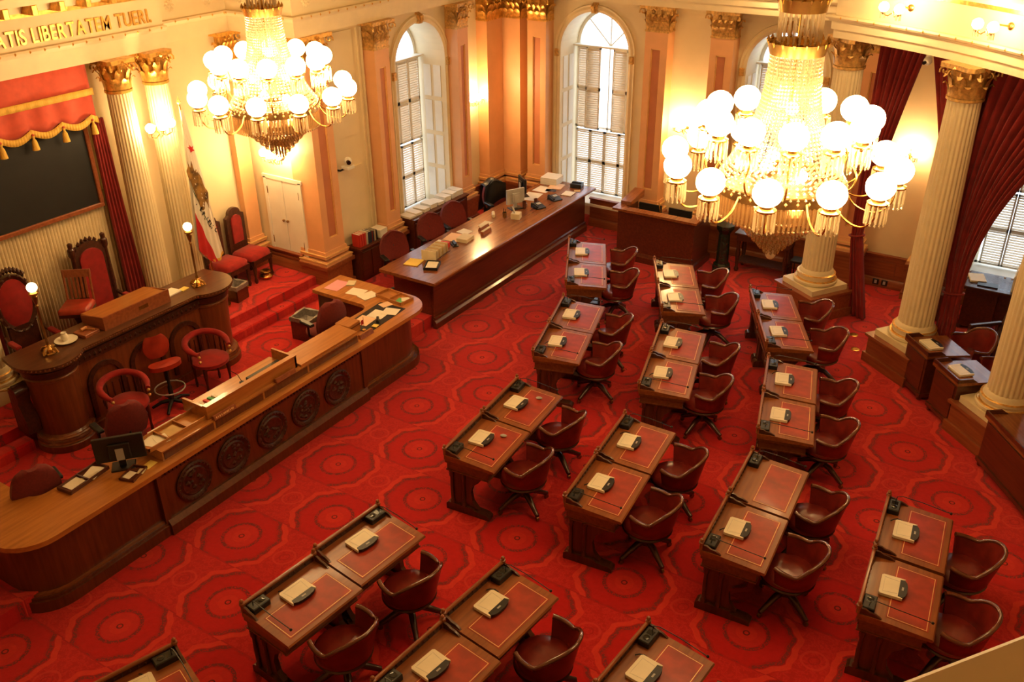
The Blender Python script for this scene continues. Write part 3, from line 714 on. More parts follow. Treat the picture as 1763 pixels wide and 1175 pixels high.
# ================================================================== senators' desks and chairs
# local frame: +x towards the user, y along the row; origin on the floor under the desk centre
DW = 0.435
def make_desk():
    t = thing('senate_desk', 'x', 'desk', group='carved senators desks on the floor')
    prof = [(-0.31, 0.685), (-0.31, 0.735), (-0.10, 0.735), (0.31, 0.705), (0.322, 0.69), (0.31, 0.672), (-0.28, 0.672)]
    obj('top', MB().ext(prof, -DW, DW), 'desk', t, 20)
    sl = lambda x: 0.735 - (x + 0.10) * 0.030 / 0.41
    lt = MB(); lt.add([(x, y, sl(x) + dz) for x in (-0.085, 0.265) for y in (-0.365, 0.365) for dz in (-0.003, 0.002)],
                      [(1, 3, 7, 5), (0, 4, 6, 2), (0, 1, 5, 4), (2, 6, 7, 3), (0, 2, 3, 1), (4, 5, 7, 6)])
    l = obj('leather_inset', lt, 'leather', t, 0)
    gl = MB()
    for x0, x1, y0, y1 in ((-0.075, -0.069, -0.352, 0.352), (0.247, 0.253, -0.352, 0.352), (-0.075, 0.253, -0.355, -0.349), (-0.075, 0.253, 0.349, 0.355)):
        gl.add([(x, y, sl(x) + 0.0032) for x, y in ((x0, y0), (x1, y0), (x1, y1), (x0, y1))], [(0, 1, 2, 3)])
    obj('gold_border', gl, 'goldline', l, 0)
    r = MB(); r.bevbox(-0.325, -0.293, -DW, DW, 0.795, 0.822, 0.008)
    obj('gallery_rail', r, 'desk', t)
    fr = MB(); fr.box(-0.312, -0.302, -DW + 0.02, DW - 0.02, 0.735, 0.797)
    for k in range(12):
        y = -0.36 + 0.72 * k / 11; fr.octa((-0.300, y, 0.765), 0.012, 0.022)
    obj('carved_fret', fr, 'carve', t, 0)
    for sd in (-1, 1):
        p = MB().lathe([(0.018, 0.735), (0.018, 0.80), (0.026, 0.805), (0.026, 0.825), (0.014, 0.832), (0.021, 0.848), (0.014, 0.862), (0.001, 0.868)], 10, (-0.308, sd * (DW - 0.018), 0))
        obj('finial_post', p, 'desk', t)
        br = MB().ext([(-0.295, 0.735), (-0.295, 0.797), (-0.25, 0.795), (-0.215, 0.775), (-0.17, 0.77), (-0.13, 0.752), (-0.11, 0.735)], sd * (DW - 0.030), sd * (DW - 0.010))
        obj('side_bracket', br, 'deskdark', t)
    ap = MB().box(-0.285, 0.24, -DW + 0.02, DW - 0.02, 0.545, 0.674)
    ap.ext([(-0.30, 0.640), (-0.30, 0.672), (0.27, 0.672), (0.27, 0.650), (0.25, 0.640)], -DW + 0.005, DW - 0.005)
    ap.box(-0.295, 0.245, -DW + 0.012, DW - 0.012, 0.535, 0.552)
    obj('drawer_case', ap, 'deskmid', t, 0)
    for sd in (-1, 1):
        obj('front_panel', MB().box(-0.292, -0.28, min(sd * 0.03, sd * 0.38), max(sd * 0.03, sd * 0.38), 0.57, 0.63), 'carve', t, 0)
    obj('drawer_front', MB().bevbox(0.235, 0.25, -0.30, 0.30, 0.57, 0.63, 0.004), 'desk', t)
    obj('modesty_panel', MB().box(-0.20, -0.18, -DW + 0.06, DW - 0.06, 0.16, 0.545), 'deskdark', t, 0)
    for sd in (-1, 1):
        y0, y1 = sorted((sd * (DW - 0.035), sd * (DW - 0.085)))
        g = MB().ext([(-0.25, 0.09), (-0.25, 0.545), (0.16, 0.545), (0.10, 0.46), (0.03, 0.40), (0.0, 0.30), (0.02, 0.18), (0.09, 0.09)], y0, y1)
        e = obj('end_panel', g, 'deskdark', t, 0)
        for x in (-0.235, -0.085):
            obj('colonnette', MB().lathe([(0.028, 0.09), (0.028, 0.13), (0.018, 0.15), (0.022, 0.30), (0.018, 0.45), (0.03, 0.48), (0.03, 0.54)], 10, (x, sd * (DW - 0.028), 0)), 'deskdark', e)
        f = MB().ext([(-0.31, 0.0), (-0.31, 0.075), (-0.28, 0.10), (0.04, 0.10), (0.06, 0.075), (0.20, 0.065), (0.24, 0.04), (0.24, 0.0)], *sorted((sd * (DW - 0.11), sd * (DW - 0.005))))
        obj('foot', f, 'deskdark', t, 0)
    return t
def make_chair(name, group, low=False):
    "barrel back swivel chair; sits at +x of the desk and faces -x"
    t = thing(name, 'x', 'chair', group=group)
    def rim(th):                         # th = 0 at the back, +-1 at the arm fronts
        a = abs(th); return 0.80 - 0.17 * min(1, a / 0.62) ** 2.2 + (0.035 * (a - 0.62) / 0.38 if a > 0.62 else 0)
    def P(u, v, off=0.0):
        th = (u * 2 - 1); a = th * math.radians(114); zt = rim(th); z = 0.43 + (zt - 0.43) * v
        r = 0.245 + 0.055 * v + 0.025 * v * (1 - abs(th)) + off
        return (0.02 + r * math.cos(a), r * 1.02 * math.sin(a), z)
    sh = MB(); nu, nv = 28, 6
    sh.grid(lambda u, v: P(u, v), nu, nv); sh.grid(lambda u, v: P(u, v, -0.028), nu, nv)
    n = (nu + 1) * (nv + 1); top = nv * (nu + 1)
    for i in range(nu): sh.f.append((top + i, top + i + 1, n + top + i + 1, n + top + i)); sh.f.append((i, i + 1, n + i + 1, n + i))
    for j in range(nv):
        for i in (0, nu): sh.f.append((j * (nu + 1) + i, (j + 1) * (nu + 1) + i, n + (j + 1) * (nu + 1) + i, n + j * (nu + 1) + i))
    b = obj('backrest', sh, 'chair', t, 50)
    obj('rim', MB().tube([P(i / 30, 1.0, -0.012) for i in range(31)], [0.019 + 0.006 * abs(i / 15 - 1) for i in range(31)], 8), 'chairwood', b, 60)
    st = MB().lathe([(0.001, 0.40), (0.235, 0.40), (0.262, 0.42), (0.262, 0.45), (0.235, 0.475), (0.10, 0.478), (0.001, 0.47)], 28, (0.0, 0, 0))
    obj('seat', st, 'chair', t, 50)
    obj('seat_rim', MB().lathe([(0.20, 0.375), (0.255, 0.375), (0.265, 0.39), (0.255, 0.405), (0.20, 0.405)], 28), 'chairleg', t)
    obj('swivel_post', MB().lathe([(0.055, 0.16), (0.06, 0.22), (0.035, 0.25), (0.03, 0.33), (0.07, 0.35), (0.08, 0.378)], 12), 'chairleg', t)
    for k in range(4):
        a = PI / 4 + k * PI / 2 + 0.2; c, s = math.cos(a), math.sin(a)
        lg = obj('leg', MB().tube([(0.03 * c, 0.03 * s, 0.20), (0.12 * c, 0.12 * s, 0.185), (0.22 * c, 0.22 * s, 0.12), (0.29 * c, 0.29 * s, 0.075), (0.315 * c, 0.315 * s, 0.07)], [0.034, 0.036, 0.030, 0.026, 0.022], 8), 'chairleg', t, 60)
        obj('caster', MB().cyl((0.305 * c - 0.012 * s, 0.305 * s + 0.012 * c, 0.027), (0.305 * c + 0.012 * s, 0.305 * s - 0.012 * c, 0.027), 0.027, n=12).cyl((0.305 * c, 0.305 * s, 0.03), (0.305 * c, 0.305 * s, 0.07), 0.01, n=6), 'ironbrass', lg)
    return t
def make_laptop():
    t = thing('laptop', 'x', 'laptop', group='closed cream laptops on the senators desks')
    b = MB(); b.prism([(-0.10, -0.135), (-0.115, -0.12), (-0.115, 0.12), (-0.10, 0.135), (0.085, 0.135), (0.085, 0.125), (0.045, 0.115), (0.045, -0.115), (0.085, -0.125), (0.085, -0.135)], 0.004, 0.032)
    obj('lid', b, 'laptop', t, 20)
    f = MB(); f.prism([(0.045, -0.113), (0.045, 0.113), (0.085, 0.118), (0.105, 0.09), (0.115, 0.04), (0.115, -0.04), (0.105, -0.09), (0.085, -0.118)], 0.003, 0.031)
    d = obj('dark_grip', f, 'black', t, 20)
    obj('logo', MB().box(0.068, 0.084, -0.022, 0.022, 0.031, 0.0318), 'grey', d, 0)
    ln = MB()
    for a, c in (((-0.09, -0.10), (0.04, -0.085)), ((-0.09, 0.10), (0.04, 0.085)), ((-0.085, -0.09), (-0.085, 0.09))):
        ln.cyl((a[0], a[1], 0.0322), (c[0], c[1], 0.0322), 0.0012, n=4)
    obj('lid_groove', ln, 'grey', t, 0)
    obj('base', MB().box(-0.108, 0.08, -0.128, 0.128, 0.0, 0.006), 'black', t, 0)
    return t
def make_mic(sd):
    "speaker box on the shelf end; thin gooseneck lies along the desk end"
    t = thing('microphone_box', 'x', 'microphone', group='black microphone boxes on the senators desks')
    obj('box', MB().bevbox(-0.055, 0.055, -0.095, 0.095, 0.0, 0.060, 0.008), 'black', t)
    obj('speaker_grille', MB().lathe([(0.03, 0.060), (0.03, 0.064), (0.02, 0.066), (0.001, 0.066)], 12, (0.0, -sd * 0.035, 0)), 'screen', t)
    pts = [(0.0, sd * 0.055, 0.05), (0.01, sd * 0.06, 0.12), (0.06, sd * 0.065, 0.135), (0.25, sd * 0.07, 0.12), (0.50, sd * 0.06, 0.09)]
    g = obj('gooseneck', MB().tube(pts, 0.0045, 5), 'black', t)
    obj('microphone_head', MB().sphere((0.515, sd * 0.06, 0.088), 0.014, 8, 6), 'black', g)
    obj('key_panel', MB().box(-0.03, 0.03, -0.005 + sd * 0.01, 0.06, 0.0600, 0.0612), 'screen', t, 0)
    return t
desk0, chair0, lap0 = make_desk(), make_chair('swivel_armchair', 'oxblood leather barrel chairs at the senators desks'), make_laptop()
mics = {1: make_mic(1), -1: make_mic(-1)}
ROW = {1: 'front row', 2: 'second row', 3: 'third row', 4: 'back row'}
SEC = {0: 'section cut by the bottom left corner', 1: 'section nearest the camera', 2: 'second section from camera', 3: 'third section from camera', 4: 'section farthest from camera'}
PAIRS = [ # section, row, rail near end, rail far end
    (1, 1, (-5.33, 3.82), (-5.18, 5.49)), (1, 2, (-3.80, 3.76), (-3.64, 5.47)), (1, 3, (-2.32, 3.78), (-2.17, 5.50)),
    (2, 1, (-5.20, 6.66), (-5.34, 8.38)), (2, 2, (-3.65, 6.61), (-3.83, 8.37)), (2, 3, (-2.19, 6.67), (-2.31, 8.44)), (2, 4, (-0.71, 6.62), (-0.86, 8.41)),
    (3, 1, (-5.54, 9.10), (-6.02, 10.74)), (3, 2, (-3.98, 9.05), (-4.44, 10.74)), (3, 3, (-2.40, 8.86), (-2.86, 10.58)),
    (4, 1, (-6.27, 11.26), (-7.07, 12.78)), (4, 2, (-4.63, 11.17), (-5.47, 12.72)), (4, 3, (-3.00, 10.92), (-3.78, 12.46)),
    (0, 1, (-5.98, 1.52), (-5.45, 3.19))]
NOLAP = {(2, 3, 1)}
for sec, row, a, b in PAIRS:
    a, b = Vector(a), Vector(b); d = (b - a); L = d.length; d.normalize(); ux = Vector((d.y, -d.x))
    rz = math.atan2(d.y, d.x) - PI / 2; mid = (a + b) / 2 + ux * 0.308
    for k, nm in ((0, 'nearer'), (1, 'farther')):
        if sec == 0 and k == 0: continue
        off = (k * 2 - 1) * max(0.447, L / 4 + 0.008); c = mid + d * off
        if sec == 1: c += ux * (0.025 if k == 0 else -0.02)
        P = lambda x, y: c + ux * x + d * y
        who = '%s of its pair, %s, %s' % (nm, ROW[row], SEC[sec])
        if (sec, row) == (0, 1): who = 'front row, ' + SEC[sec]
        if (sec, row) == (2, 4): who = '%s of its pair, back row at lower right' % nm
        place(desk0, (c.x, c.y, 0), rz, 'carved desk with red leather top, ' + who)
        jr = random.uniform(-0.05, 0.05)
        q = P(0.31 + 0.175 + random.uniform(-0.01, 0.02), 0.0 + random.uniform(-0.02, 0.02))
        if sec in (2, 3): q = P(0.31 + 0.15, 0.0)
        place(chair0, (q.x, q.y, 0), rz + jr * 1.6, 'leather barrel swivel chair at desk, ' + who)
        if (sec, row, k) not in NOLAP and sec != 0:
            q = P(-0.075, 0.02 if k == 0 else -0.03); place(lap0, (q.x, q.y, 0.7375), rz + jr, 'closed cream laptop on desk, ' + who)
        elif sec == 0:
            q = P(-0.075, 0.02); place(lap0, (q.x, q.y, 0.7375), rz + jr, 'closed cream laptop on desk, ' + who)
        sd = 1 if k else -1
        q = P(-0.235, sd * 0.30); place(mics[sd], (q.x, q.y, 0.7355), rz, 'black microphone box on desk, ' + who)
        if (sec, row) == (2, 1):
            q = P(0.10, 0.20 if k == 0 else 0.22); ms = MB().sphere((0, 0, 0.014), 0.03, 12, 8, 0.5)
            ms.v = [(x * 1.35, y * 0.85, max(0, z)) for x, y, z in ms.v]
            solo('computer_mouse', ms, 'grey', 'small grey computer mouse on the %s desk beside a laptop' % nm, 'mouse', (q.x, q.y, 0.724), rz + 0.3)
        if (sec + row + k) % 3 != 0 and sec < 4:
            q = P(-0.235, sd * 0.08); cb = MB().tube([(0, 0, 0.012), (0.03, 0.02, 0.03), (0.06, 0.05, 0.02), (0.10, 0.05, 0.012), (0.12, 0.02, 0.012)], 0.006, 5)
            tag(obj('power_cord', cb, 'black', None, 35, (q.x, q.y, 0.735), rz + jr * 5), 'short black power cord on desk, ' + who, 'cord', 'power cords on the desks')
for (x, y, lab) in ((-2.36, 13.35, 'farther'), (-2.22, 12.89, 'nearer')):
    t = thing('floor_outlet', 'round brass floor outlet, %s of two in the aisle carpet' % lab, 'outlet', (x, y, 0.0), 0, 'brass floor outlets')
    obj('ring', MB().lathe([(0.03, 0.0), (0.065, 0.0), (0.065, 0.006), (0.05, 0.010), (0.03, 0.008)], 20), 'brass', t)
    obj('lid', MB().lathe([(0.032, 0.0), (0.032, 0.006), (0.001, 0.007)], 16), 'ironbrass', t)

# side desks under the columns
def side_desk(loc, rz, W, label, cat='desk'):
    "front face at x=0, body towards +x, width along y"
    t = thing('side_desk', label, cat, (*loc, 0), rz, 'plain mahogany side desks between the columns')
    h = W / 2
    obj('body', MB().box(0, 0.34, -h + 0.02, h - 0.02, 0.09, 0.66), 'maho', t, 0)
    obj('front_panel', MB().box(-0.012, 0.0, -h + 0.06, h - 0.06, 0.14, 0.62), 'maho', t, 0)
    obj('base_rail', MB().box(-0.02, 0.36, -h, h, 0.06, 0.11), 'maho', t, 0)
    for x in (0.02, 0.32):
        for sd in (-1, 1): obj('foot', MB().lathe([(0.02, 0), (0.03, 0.01), (0.03, 0.05), (0.02, 0.06)], 10, (x, sd * (h - 0.05), 0)), 'maho', t)
    obj('top', MB().ext([(-0.03, 0.66), (-0.03, 0.70), (0.14, 0.70), (0.58, 0.67), (0.58, 0.64), (0.34, 0.655)], -h - 0.015, h + 0.015), 'mahotop', t, 0)
    gl = MB().box(-0.03, -0.01, -h - 0.015, h + 0.015, 0.70, 0.755)
    for sd in (-1, 1): gl.ext([(-0.03, 0.70), (-0.03, 0.755), (0.16, 0.755), (0.20, 0.725), (0.24, 0.70)], *sorted((sd * (h + 0.015), sd * (h - 0.005))))
    obj('gallery_edge', gl, 'maho', t, 0)
    return t
sdk = [((-1.29, 12.06), 0.54, 'mahogany side desk beside the tall middle column'), ((-0.83, 11.53), 0.54, 'mahogany side desk beside the right-edge column plinth'), ((0.10, 10.28), 1.15, 'long mahogany side desk cut by the right edge')]
for (loc, W, lab) in sdk:
    rz = math.radians(41 if W < 1 else 36); side_desk(loc, rz, W, lab)
    if W < 1:
        q = Vector(loc) + Vector((math.cos(rz), math.sin(rz))) * 0.19
        place(lap0, (q.x, q.y, 0.699), rz + 0.05, 'closed grey-cream laptop on ' + lab)
    if W > 1: continue
    q = Vector(loc) + Vector((math.cos(rz), math.sin(rz))) * 0.78 + Vector((-math.sin(rz), math.cos(rz))) * 0.06
    place(chair0, (q.x, q.y, 0), rz, 'leather barrel chair behind ' + lab)

# ================================================================== clerks' desk in front of the rostrum
def rrect(pts, rad, n=7):
    "polygon with rounded corners; rad per vertex"
    out = []; L = len(pts)
    for i in range(L):
        p, a, b = Vector(pts[i]), Vector(pts[i - 1]), Vector(pts[(i + 1) % L]); r = rad[i]
        if r < 1e-4: out.append(tuple(p)); continue
        d0, d1 = (a - p).normalized(), (b - p).normalized(); h = d0.angle(d1) / 2; t = r / math.tan(h); c = p + (d0 + d1).normalized() * (r / math.sin(h))
        s, e = p + d0 * t - c, p + d1 * t - c; a0 = math.atan2(s.y, s.x); da = math.atan2(e.y, e.x) - a0
        while da > PI: da -= 2 * PI
        while da < -PI: da += 2 * PI
        for k in range(n + 1): out.append((c.x + r * math.cos(a0 + da * k / n), c.y + r * math.sin(a0 + da * k / n)))
    return out
CY = 6.24; ZT = 0.90
cl = thing('clerk_desk', 'long U-shaped carved clerks desk below the rostrum', 'desk', (-7.5, CY, 0))
def ush(front, out, inn, back, rin=0.16, rout=0.42, ret=2.66):
    "U footprint, local to (-7.5, CY): front x, outer half length, inner x, back x"
    return rrect([(front, out), (back, out), (back, ret), (inn, ret), (inn, -ret), (back, -ret), (back, -out), (front, -out)], [rout, 0, 0, rin, rin, 0, 0, rout])
def fplate(front, out, back, rout=0.40):
    return rrect([(front, out), (back, out), (back, -out), (front, -out)], [rout, 0, 0, rout])
def strip(a, b, z0, z1):
    mb = MB(); mb.prism(ush(a, b, -0.55, -1.68), z0, z1); return mb
obj('body', strip(-0.07, 3.10, 0.10, 0.845), 'rost', cl, 30)
obj('plinth', strip(0.0, 3.17, 0.0, 0.13), 'rost', cl, 30)
obj('plinth_moulding', strip(-0.02, 3.15, 0.13, 0.16), 'rost', cl, 30)
obj('plinth_bead', strip(-0.04, 3.13, 0.16, 0.185), 'mahotop', cl, 30)
obj('cornice', strip(-0.02, 3.15, 0.80, 0.845), 'rost', cl, 30)
obj('top', MB().prism(ush(0.07, 3.22, -0.62, -1.72, ret=2.60), 0.845, ZT), 'rosttop', cl, 30)
# projecting middle section with carved medallions
obj('middle_front', MB().box(-0.08, -0.035, -1.55, 1.72, 0.10, 0.845), 'rost', cl, 0)
obj('middle_plinth', MB().ext([(-0.04, 0.0), (0.03, 0.0), (0.03, 0.13), (0.01, 0.16), (-0.01, 0.19), (-0.04, 0.19)], -1.58, 1.75), 'rost', cl, 0)
dt = MB()
for i in range(64): dt.box(-0.035, -0.012, -1.54 + i * 0.0512, -1.54 + i * 0.0512 + 0.03, 0.745, 0.79)
obj('dentil_band', dt, 'carve', cl, 0, kind='stuff')
for i, y in enumerate((-1.15, -0.57, 0.04, 0.62, 1.21)):
    m = MB()
    ring = [(0.235, 0.0), (0.245, 0.02), (0.225, 0.03), (0.20, 0.022), (0.18, 0.008), (0.16, 0.020), (0.14, 0.012), (0.001, 0.012)]
    m.lathe(ring, 28)
    for k in range(24): m.octa((0.213 * math.cos(k * PI / 12), 0.213 * math.sin(k * PI / 12), 0.030), 0.016, 0.010)
    rr = random.Random(i)
    for k in range(14):
        a, q = rr.uniform(0, 2 * PI), 0.12 * math.sqrt(rr.random()); m.octa((q * math.cos(a), q * math.sin(a), 0.016), rr.uniform(0.02, 0.04), rr.uniform(0.012, 0.024))
    m.v = [(z - 0.035, y + x, 0.46 + yy) for x, yy, z in m.v]
    obj('carved_medallion', m, 'carve', cl, 30)
for y in (-1.57, 1.74): obj('corner_pilaster', MB().box(-0.08, -0.015, y - 0.035, y + 0.035, 0.13, 0.845), 'rost', cl, 0)
# raised middle riser and the reading podium on it
obj('riser', MB().ext([(-0.04, ZT), (-0.04, ZT + 0.12), (-0.42, ZT + 0.12), (-0.42, ZT)], -1.46, 1.70), 'rosttop', cl, 0)
obj('riser_fascia', MB().box(-0.042, -0.032, -1.44, 1.68, ZT + 0.015, ZT + 0.105), 'rost', cl, 0)
for y in (-0.75, 0.0, 0.75): obj('fascia_divider', MB().box(-0.034, -0.027, y - 0.012, y + 0.012, ZT + 0.01, ZT + 0.11), 'rosttop', cl, 0)
obj('sloped_board', MB().ext([(-0.05, ZT + 0.12), (-0.05, ZT + 0.155), (-0.40, ZT + 0.175), (-0.40, ZT + 0.12)], 0.66, 1.70), 'rosttop', cl, 0)
pd = MB(); pd.box(-0.13, -0.10, -0.74, 0.64, ZT + 0.12, ZT + 0.28); pd.box(-0.50, -0.10, -0.77, -0.74, ZT + 0.12, ZT + 0.28); pd.box(-0.50, -0.10, 0.61, 0.64, ZT + 0.12, ZT + 0.28)
obj('podium_case', pd, 'rosttop', cl, 0)
obj('podium_ledge', MB().box(-0.16, -0.09, -0.77, 0.64, ZT + 0.28, ZT + 0.295), 'rosttop', cl, 0)
obj('podium_shelf', MB().box(-0.55, -0.13, -0.74, 0.61, ZT + 0.12, ZT + 0.15), 'rosttop', cl, 0)
def on_clerk(x, y, z=0.0): return (x, y, ZT + z)

def sheet(label, loc, sx, sy, rz, m='paper', n=1, cat='paper', name='paper_sheet', grp='loose papers on the desks'):
    t = 0.002 * n
    mb = MB()
    if n == 1: mb.box(-sx / 2, sx / 2, -sy / 2, sy / 2, 0.0005, 0.003)
    else:
        rr = random.Random(label)
        for k in range(n):
            q = rr.uniform(-0.004, 0.004); mb.rbox((q, -q, 0.001 + 0.006 * (k + 0.5)), (sx, sy, 0.0055), rr.uniform(-0.02, 0.02))
    return solo(name, mb, m, label, cat, loc, rz, grp, 0)
def tray(name, label, loc, rz, sx, sy, h, cells, m='rosttop', cat='tray'):
    t = thing(name, label, cat, loc, rz); th = 0.012
    obj('base', MB().box(-sx / 2, sx / 2, -sy / 2, sy / 2, 0, th), m, t, 0)
    for a, b, c, d in ((-sx / 2, -sx / 2 + th, -sy / 2, sy / 2), (sx / 2 - th, sx / 2, -sy / 2, sy / 2), (-sx / 2, sx / 2, -sy / 2, -sy / 2 + th), (-sx / 2, sx / 2, sy / 2 - th, sy / 2)):
        obj('side', MB().box(a, b, c, d, th, h), m, t, 0)
    for k in range(1, cells):
        y = -sy / 2 + sy * k / cells; obj('divider', MB().box(-sx / 2 + th, sx / 2 - th, y - th / 2, y + th / 2, th, h * 0.9), m, t, 0)
    return t
def monitor(label, loc, rz, wd=0.46, ht=0.30, tilt=0.0, m='black'):
    t = thing('computer_monitor', label, 'monitor', loc, rz)
    obj('foot', MB().bevbox(-0.09, 0.09, -0.12, 0.12, 0, 0.018, 0.006), 'black', t)
    obj('neck', MB().box(-0.015, 0.015, -0.035, 0.035, 0.015, 0.20), m, t, 0)
    s = obj('housing', MB().bevbox(-0.012, 0.03, -wd / 2, wd / 2, 0.10, 0.10 + ht, 0.006), m, t)
    obj('screen', MB().box(-0.0145, -0.012, -wd / 2 + 0.015, wd / 2 - 0.015, 0.12, 0.085 + ht), 'screen', s, 0)
    obj('back_hump', MB().bevbox(0.03, 0.055, -wd * 0.22, wd * 0.22, 0.14, 0.14 + ht * 0.6, 0.01), m, s)
    obj('mount_plate', MB().box(0.055, 0.062, -0.04, 0.04, 0.12, 0.26), 'grey', s, 0)
    return t
monitor('black flat monitor seen from behind on the clerks desk', on_clerk(-7.83, 4.50), -0.70, 0.50, 0.29)
tray('paper_tray', 'wooden three-cell paper tray on the riser of clerks desk', (-7.76, 5.09, ZT + 0.12), 0.0, 0.26, 0.78, 0.05, 3)
sheet('white paper lying in the three-cell wooden tray', (-7.77, 4.86, ZT + 0.134), 0.20, 0.20, 0.25)
sheet('second white paper slipped under the tray paper', (-7.72, 4.93, ZT + 0.138), 0.18, 0.14, -0.3, 'paper')
sheet('tan card lying in the middle cell of the tray', (-7.76, 5.10, ZT + 0.133), 0.18, 0.18, 0.05, 'tanbook')
sheet('bright yellow slip on the clerks desk beside the tray', on_clerk(-7.62, 4.66), 0.10, 0.14, 0.15, 'yellow')
sheet('roll of white paper leaning behind the tray', on_clerk(-8.06, 5.25), 0.10, 0.46, 0.0, 'paper', 4, 'paper', 'paper_stack')
td = tray('card_dish', 'dark round-ended dish of note cards on the clerks desk', on_clerk(-7.62, 4.46), 0.35, 0.17, 0.26, 0.03, 1, 'maho', 'tray')
sheet('cream note card in the dark dish', on_clerk(-7.63, 4.42, 0.013), 0.09, 0.12, 0.2)
sheet('smaller tan note card in the dark dish', on_clerk(-7.58, 4.53, 0.013), 0.07, 0.09, 0.5, 'creambook')
tray('document_tray', 'low paper tray beside the monitor on the clerks desk', on_clerk(-7.99, 4.13), 0.12, 0.20, 0.50, 0.04, 2, 'maho')
sheet('upper white paper in the tray beside the monitor', on_clerk(-7.99, 4.24, 0.014), 0.15, 0.22, 0.45)
sheet('lower white paper in the tray beside the monitor', on_clerk(-8.0, 4.02, 0.014), 0.15, 0.18, 0.1)
# podium contents
kb = solo('keyboard', MB().bevbox(-0.07, 0.07, -0.26, 0.26, 0, 0.035, 0.006), 'black', 'black keyboard lying on the podium shelf', 'keyboard', (-7.80, 6.55, ZT + 0.152), 0.0)
for i, (m, y, lb) in enumerate((('paper', 5.62, 'white'), ('redbook', 5.69, 'red'), ('green', 5.75, 'green'), ('paper', 5.81, 'ivory'))):
    solo('index_card', MB().box(-0.11, 0.11, -0.018, 0.018, 0, 0.03), m, '%s index strip lying on the podium shelf' % lb, 'card', (-7.80, y, ZT + 0.151), 0.0, 'index strips on the podium', 0)
mc = thing('desk_microphone', 'thin black microphone rising from the podium shelf', 'microphone', (-7.86, 6.22, ZT + 0.15))
obj('base', MB().lathe([(0.03, 0), (0.03, 0.015), (0.008, 0.022), (0.001, 0.022)], 12), 'black', mc); obj('stem', MB().tube([(0, 0, 0.02), (-0.02, -0.03, 0.12), (-0.05, -0.10, 0.2)], 0.004, 5), 'black', mc)
t = thing('nameplate', 'wooden nameplate with pale lettering at left end of podium', 'nameplate', (-7.55, 5.66, ZT + 0.12))
obj('bar', MB().ext([(-0.03, 0), (0.03, 0), (0.012, 0.05), (-0.012, 0.05)], -0.16, 0.16), 'wains', t, 0)
mk = MB(); rr = random.Random(5); yy = -0.13          # lettering too small to read: pale strokes
while yy < 0.12:
    ww = rr.uniform(0.006, 0.014); mk.add([(0.030 - 0.36 * z + 0.0006, y, z) for z, y in ((0.016, yy), (0.016, yy + ww), (0.036, yy + ww), (0.036, yy))], [(0, 1, 2, 3)]); yy += ww + rr.choice((0.005, 0.005, 0.014))
obj('lettering', mk, 'goldline', t, 0)
t = thing('nameplate', 'plain wooden nameplate at right end of podium', 'nameplate', (-7.55, 6.62, ZT + 0.12))
obj('bar', MB().ext([(-0.03, 0), (0.03, 0), (0.012, 0.05), (-0.012, 0.05)], -0.16, 0.16), 'wains', t, 0)
# right end of the clerks' desk
sheet('pink paper on the far arm of the clerks desk', on_clerk(-9.0, 9.14), 0.24, 0.34, 0.1, 'pink')
sheet('crumpled cream slips beside the pink paper', on_clerk(-8.86, 9.30, 0.0), 0.12, 0.16, 0.5, 'creambook', 3, 'paper', 'paper_stack')
sheet('cream note sheet in the middle of the desk arm', on_clerk(-8.60, 9.12), 0.26, 0.22, 0.15)
sheet('cream slips next to the cream note sheet', on_clerk(-8.36, 9.10), 0.20, 0.26, -0.25, 'paper', 2, 'paper', 'paper_stack')
tray('paper_tray', 'wooden two-cell tray on the desk arm corner', on_clerk(-7.98, 9.24), 1.45, 0.26, 0.52, 0.05, 2)
sheet('green card in the two-cell tray', on_clerk(-7.83, 9.20, 0.014), 0.14, 0.16, 0.2, 'green')
sheet('white slip over the green card', on_clerk(-7.80, 9.27, 0.018), 0.12, 0.12, 0.7)
bl = solo('desk_blotter', MB().box(-0.22, 0.22, -0.42, 0.42, 0, 0.006), 'black', 'black desk blotter covered with papers on clerks desk corner', 'blotter', on_clerk(-7.83, 8.62), 0.05)
sheet('peach paper at the near end of the black blotter', on_clerk(-7.88, 8.45, 0.007), 0.24, 0.26, 0.1, 'peachpaper')
sheet('white paper in the centre of the black blotter', on_clerk(-7.84, 8.70, 0.007), 0.24, 0.24, 0.12)
sheet('white paper at the far end of the black blotter', on_clerk(-7.74, 8.86, 0.0105), 0.22, 0.20, 0.3)
sheet('loose peach sheet just beyond the black blotter', on_clerk(-7.95, 9.00, 0.007), 0.14, 0.16, -0.3, 'peachpaper')
stp = thing('stapler', 'black stapler lying on the papers of the blotter', 'stapler', on_clerk(-7.72, 8.55, 0.010), 0.7)
obj('base', MB().box(-0.02, 0.02, -0.07, 0.07, 0, 0.012), 'black', stp, 0); obj('arm', MB().ext([(-0.02, 0.012), (0.02, 0.012), (0.015, 0.04), (-0.015, 0.04)], -0.07, 0.05), 'black', stp, 0)
sheet('yellow sticky pad by the stapler', on_clerk(-7.64, 8.40, 0.008), 0.08, 0.08, 0.2, 'yellow', 2, 'paper', 'sticky_pad')
cb = thing('card_box', 'tan wooden card box at the end of the sloped board', 'box', on_clerk(-7.86, 8.10, 0.0), 0.05)
obj('case', MB().bevbox(-0.12, 0.12, -0.12, 0.12, 0, 0.15, 0.006), 'rosttop', cb); obj('lid_edge', MB().box(-0.125, 0.125, -0.125, 0.125, 0.10, 0.112), 'rost', cb, 0)
ob = thing('wooden_block_sign', 'small wooden sign bar in front of the card box', 'nameplate', on_clerk(-7.58, 8.13), 0.0)
obj('bar', MB().ext([(-0.04, 0), (0.04, 0), (0.015, 0.06), (-0.015, 0.06)], -0.13, 0.13), 'wains', ob, 0); obj('face', MB().box(-0.012, 0.012, -0.12, 0.12, 0.06, 0.064), 'rosttop', ob, 0)
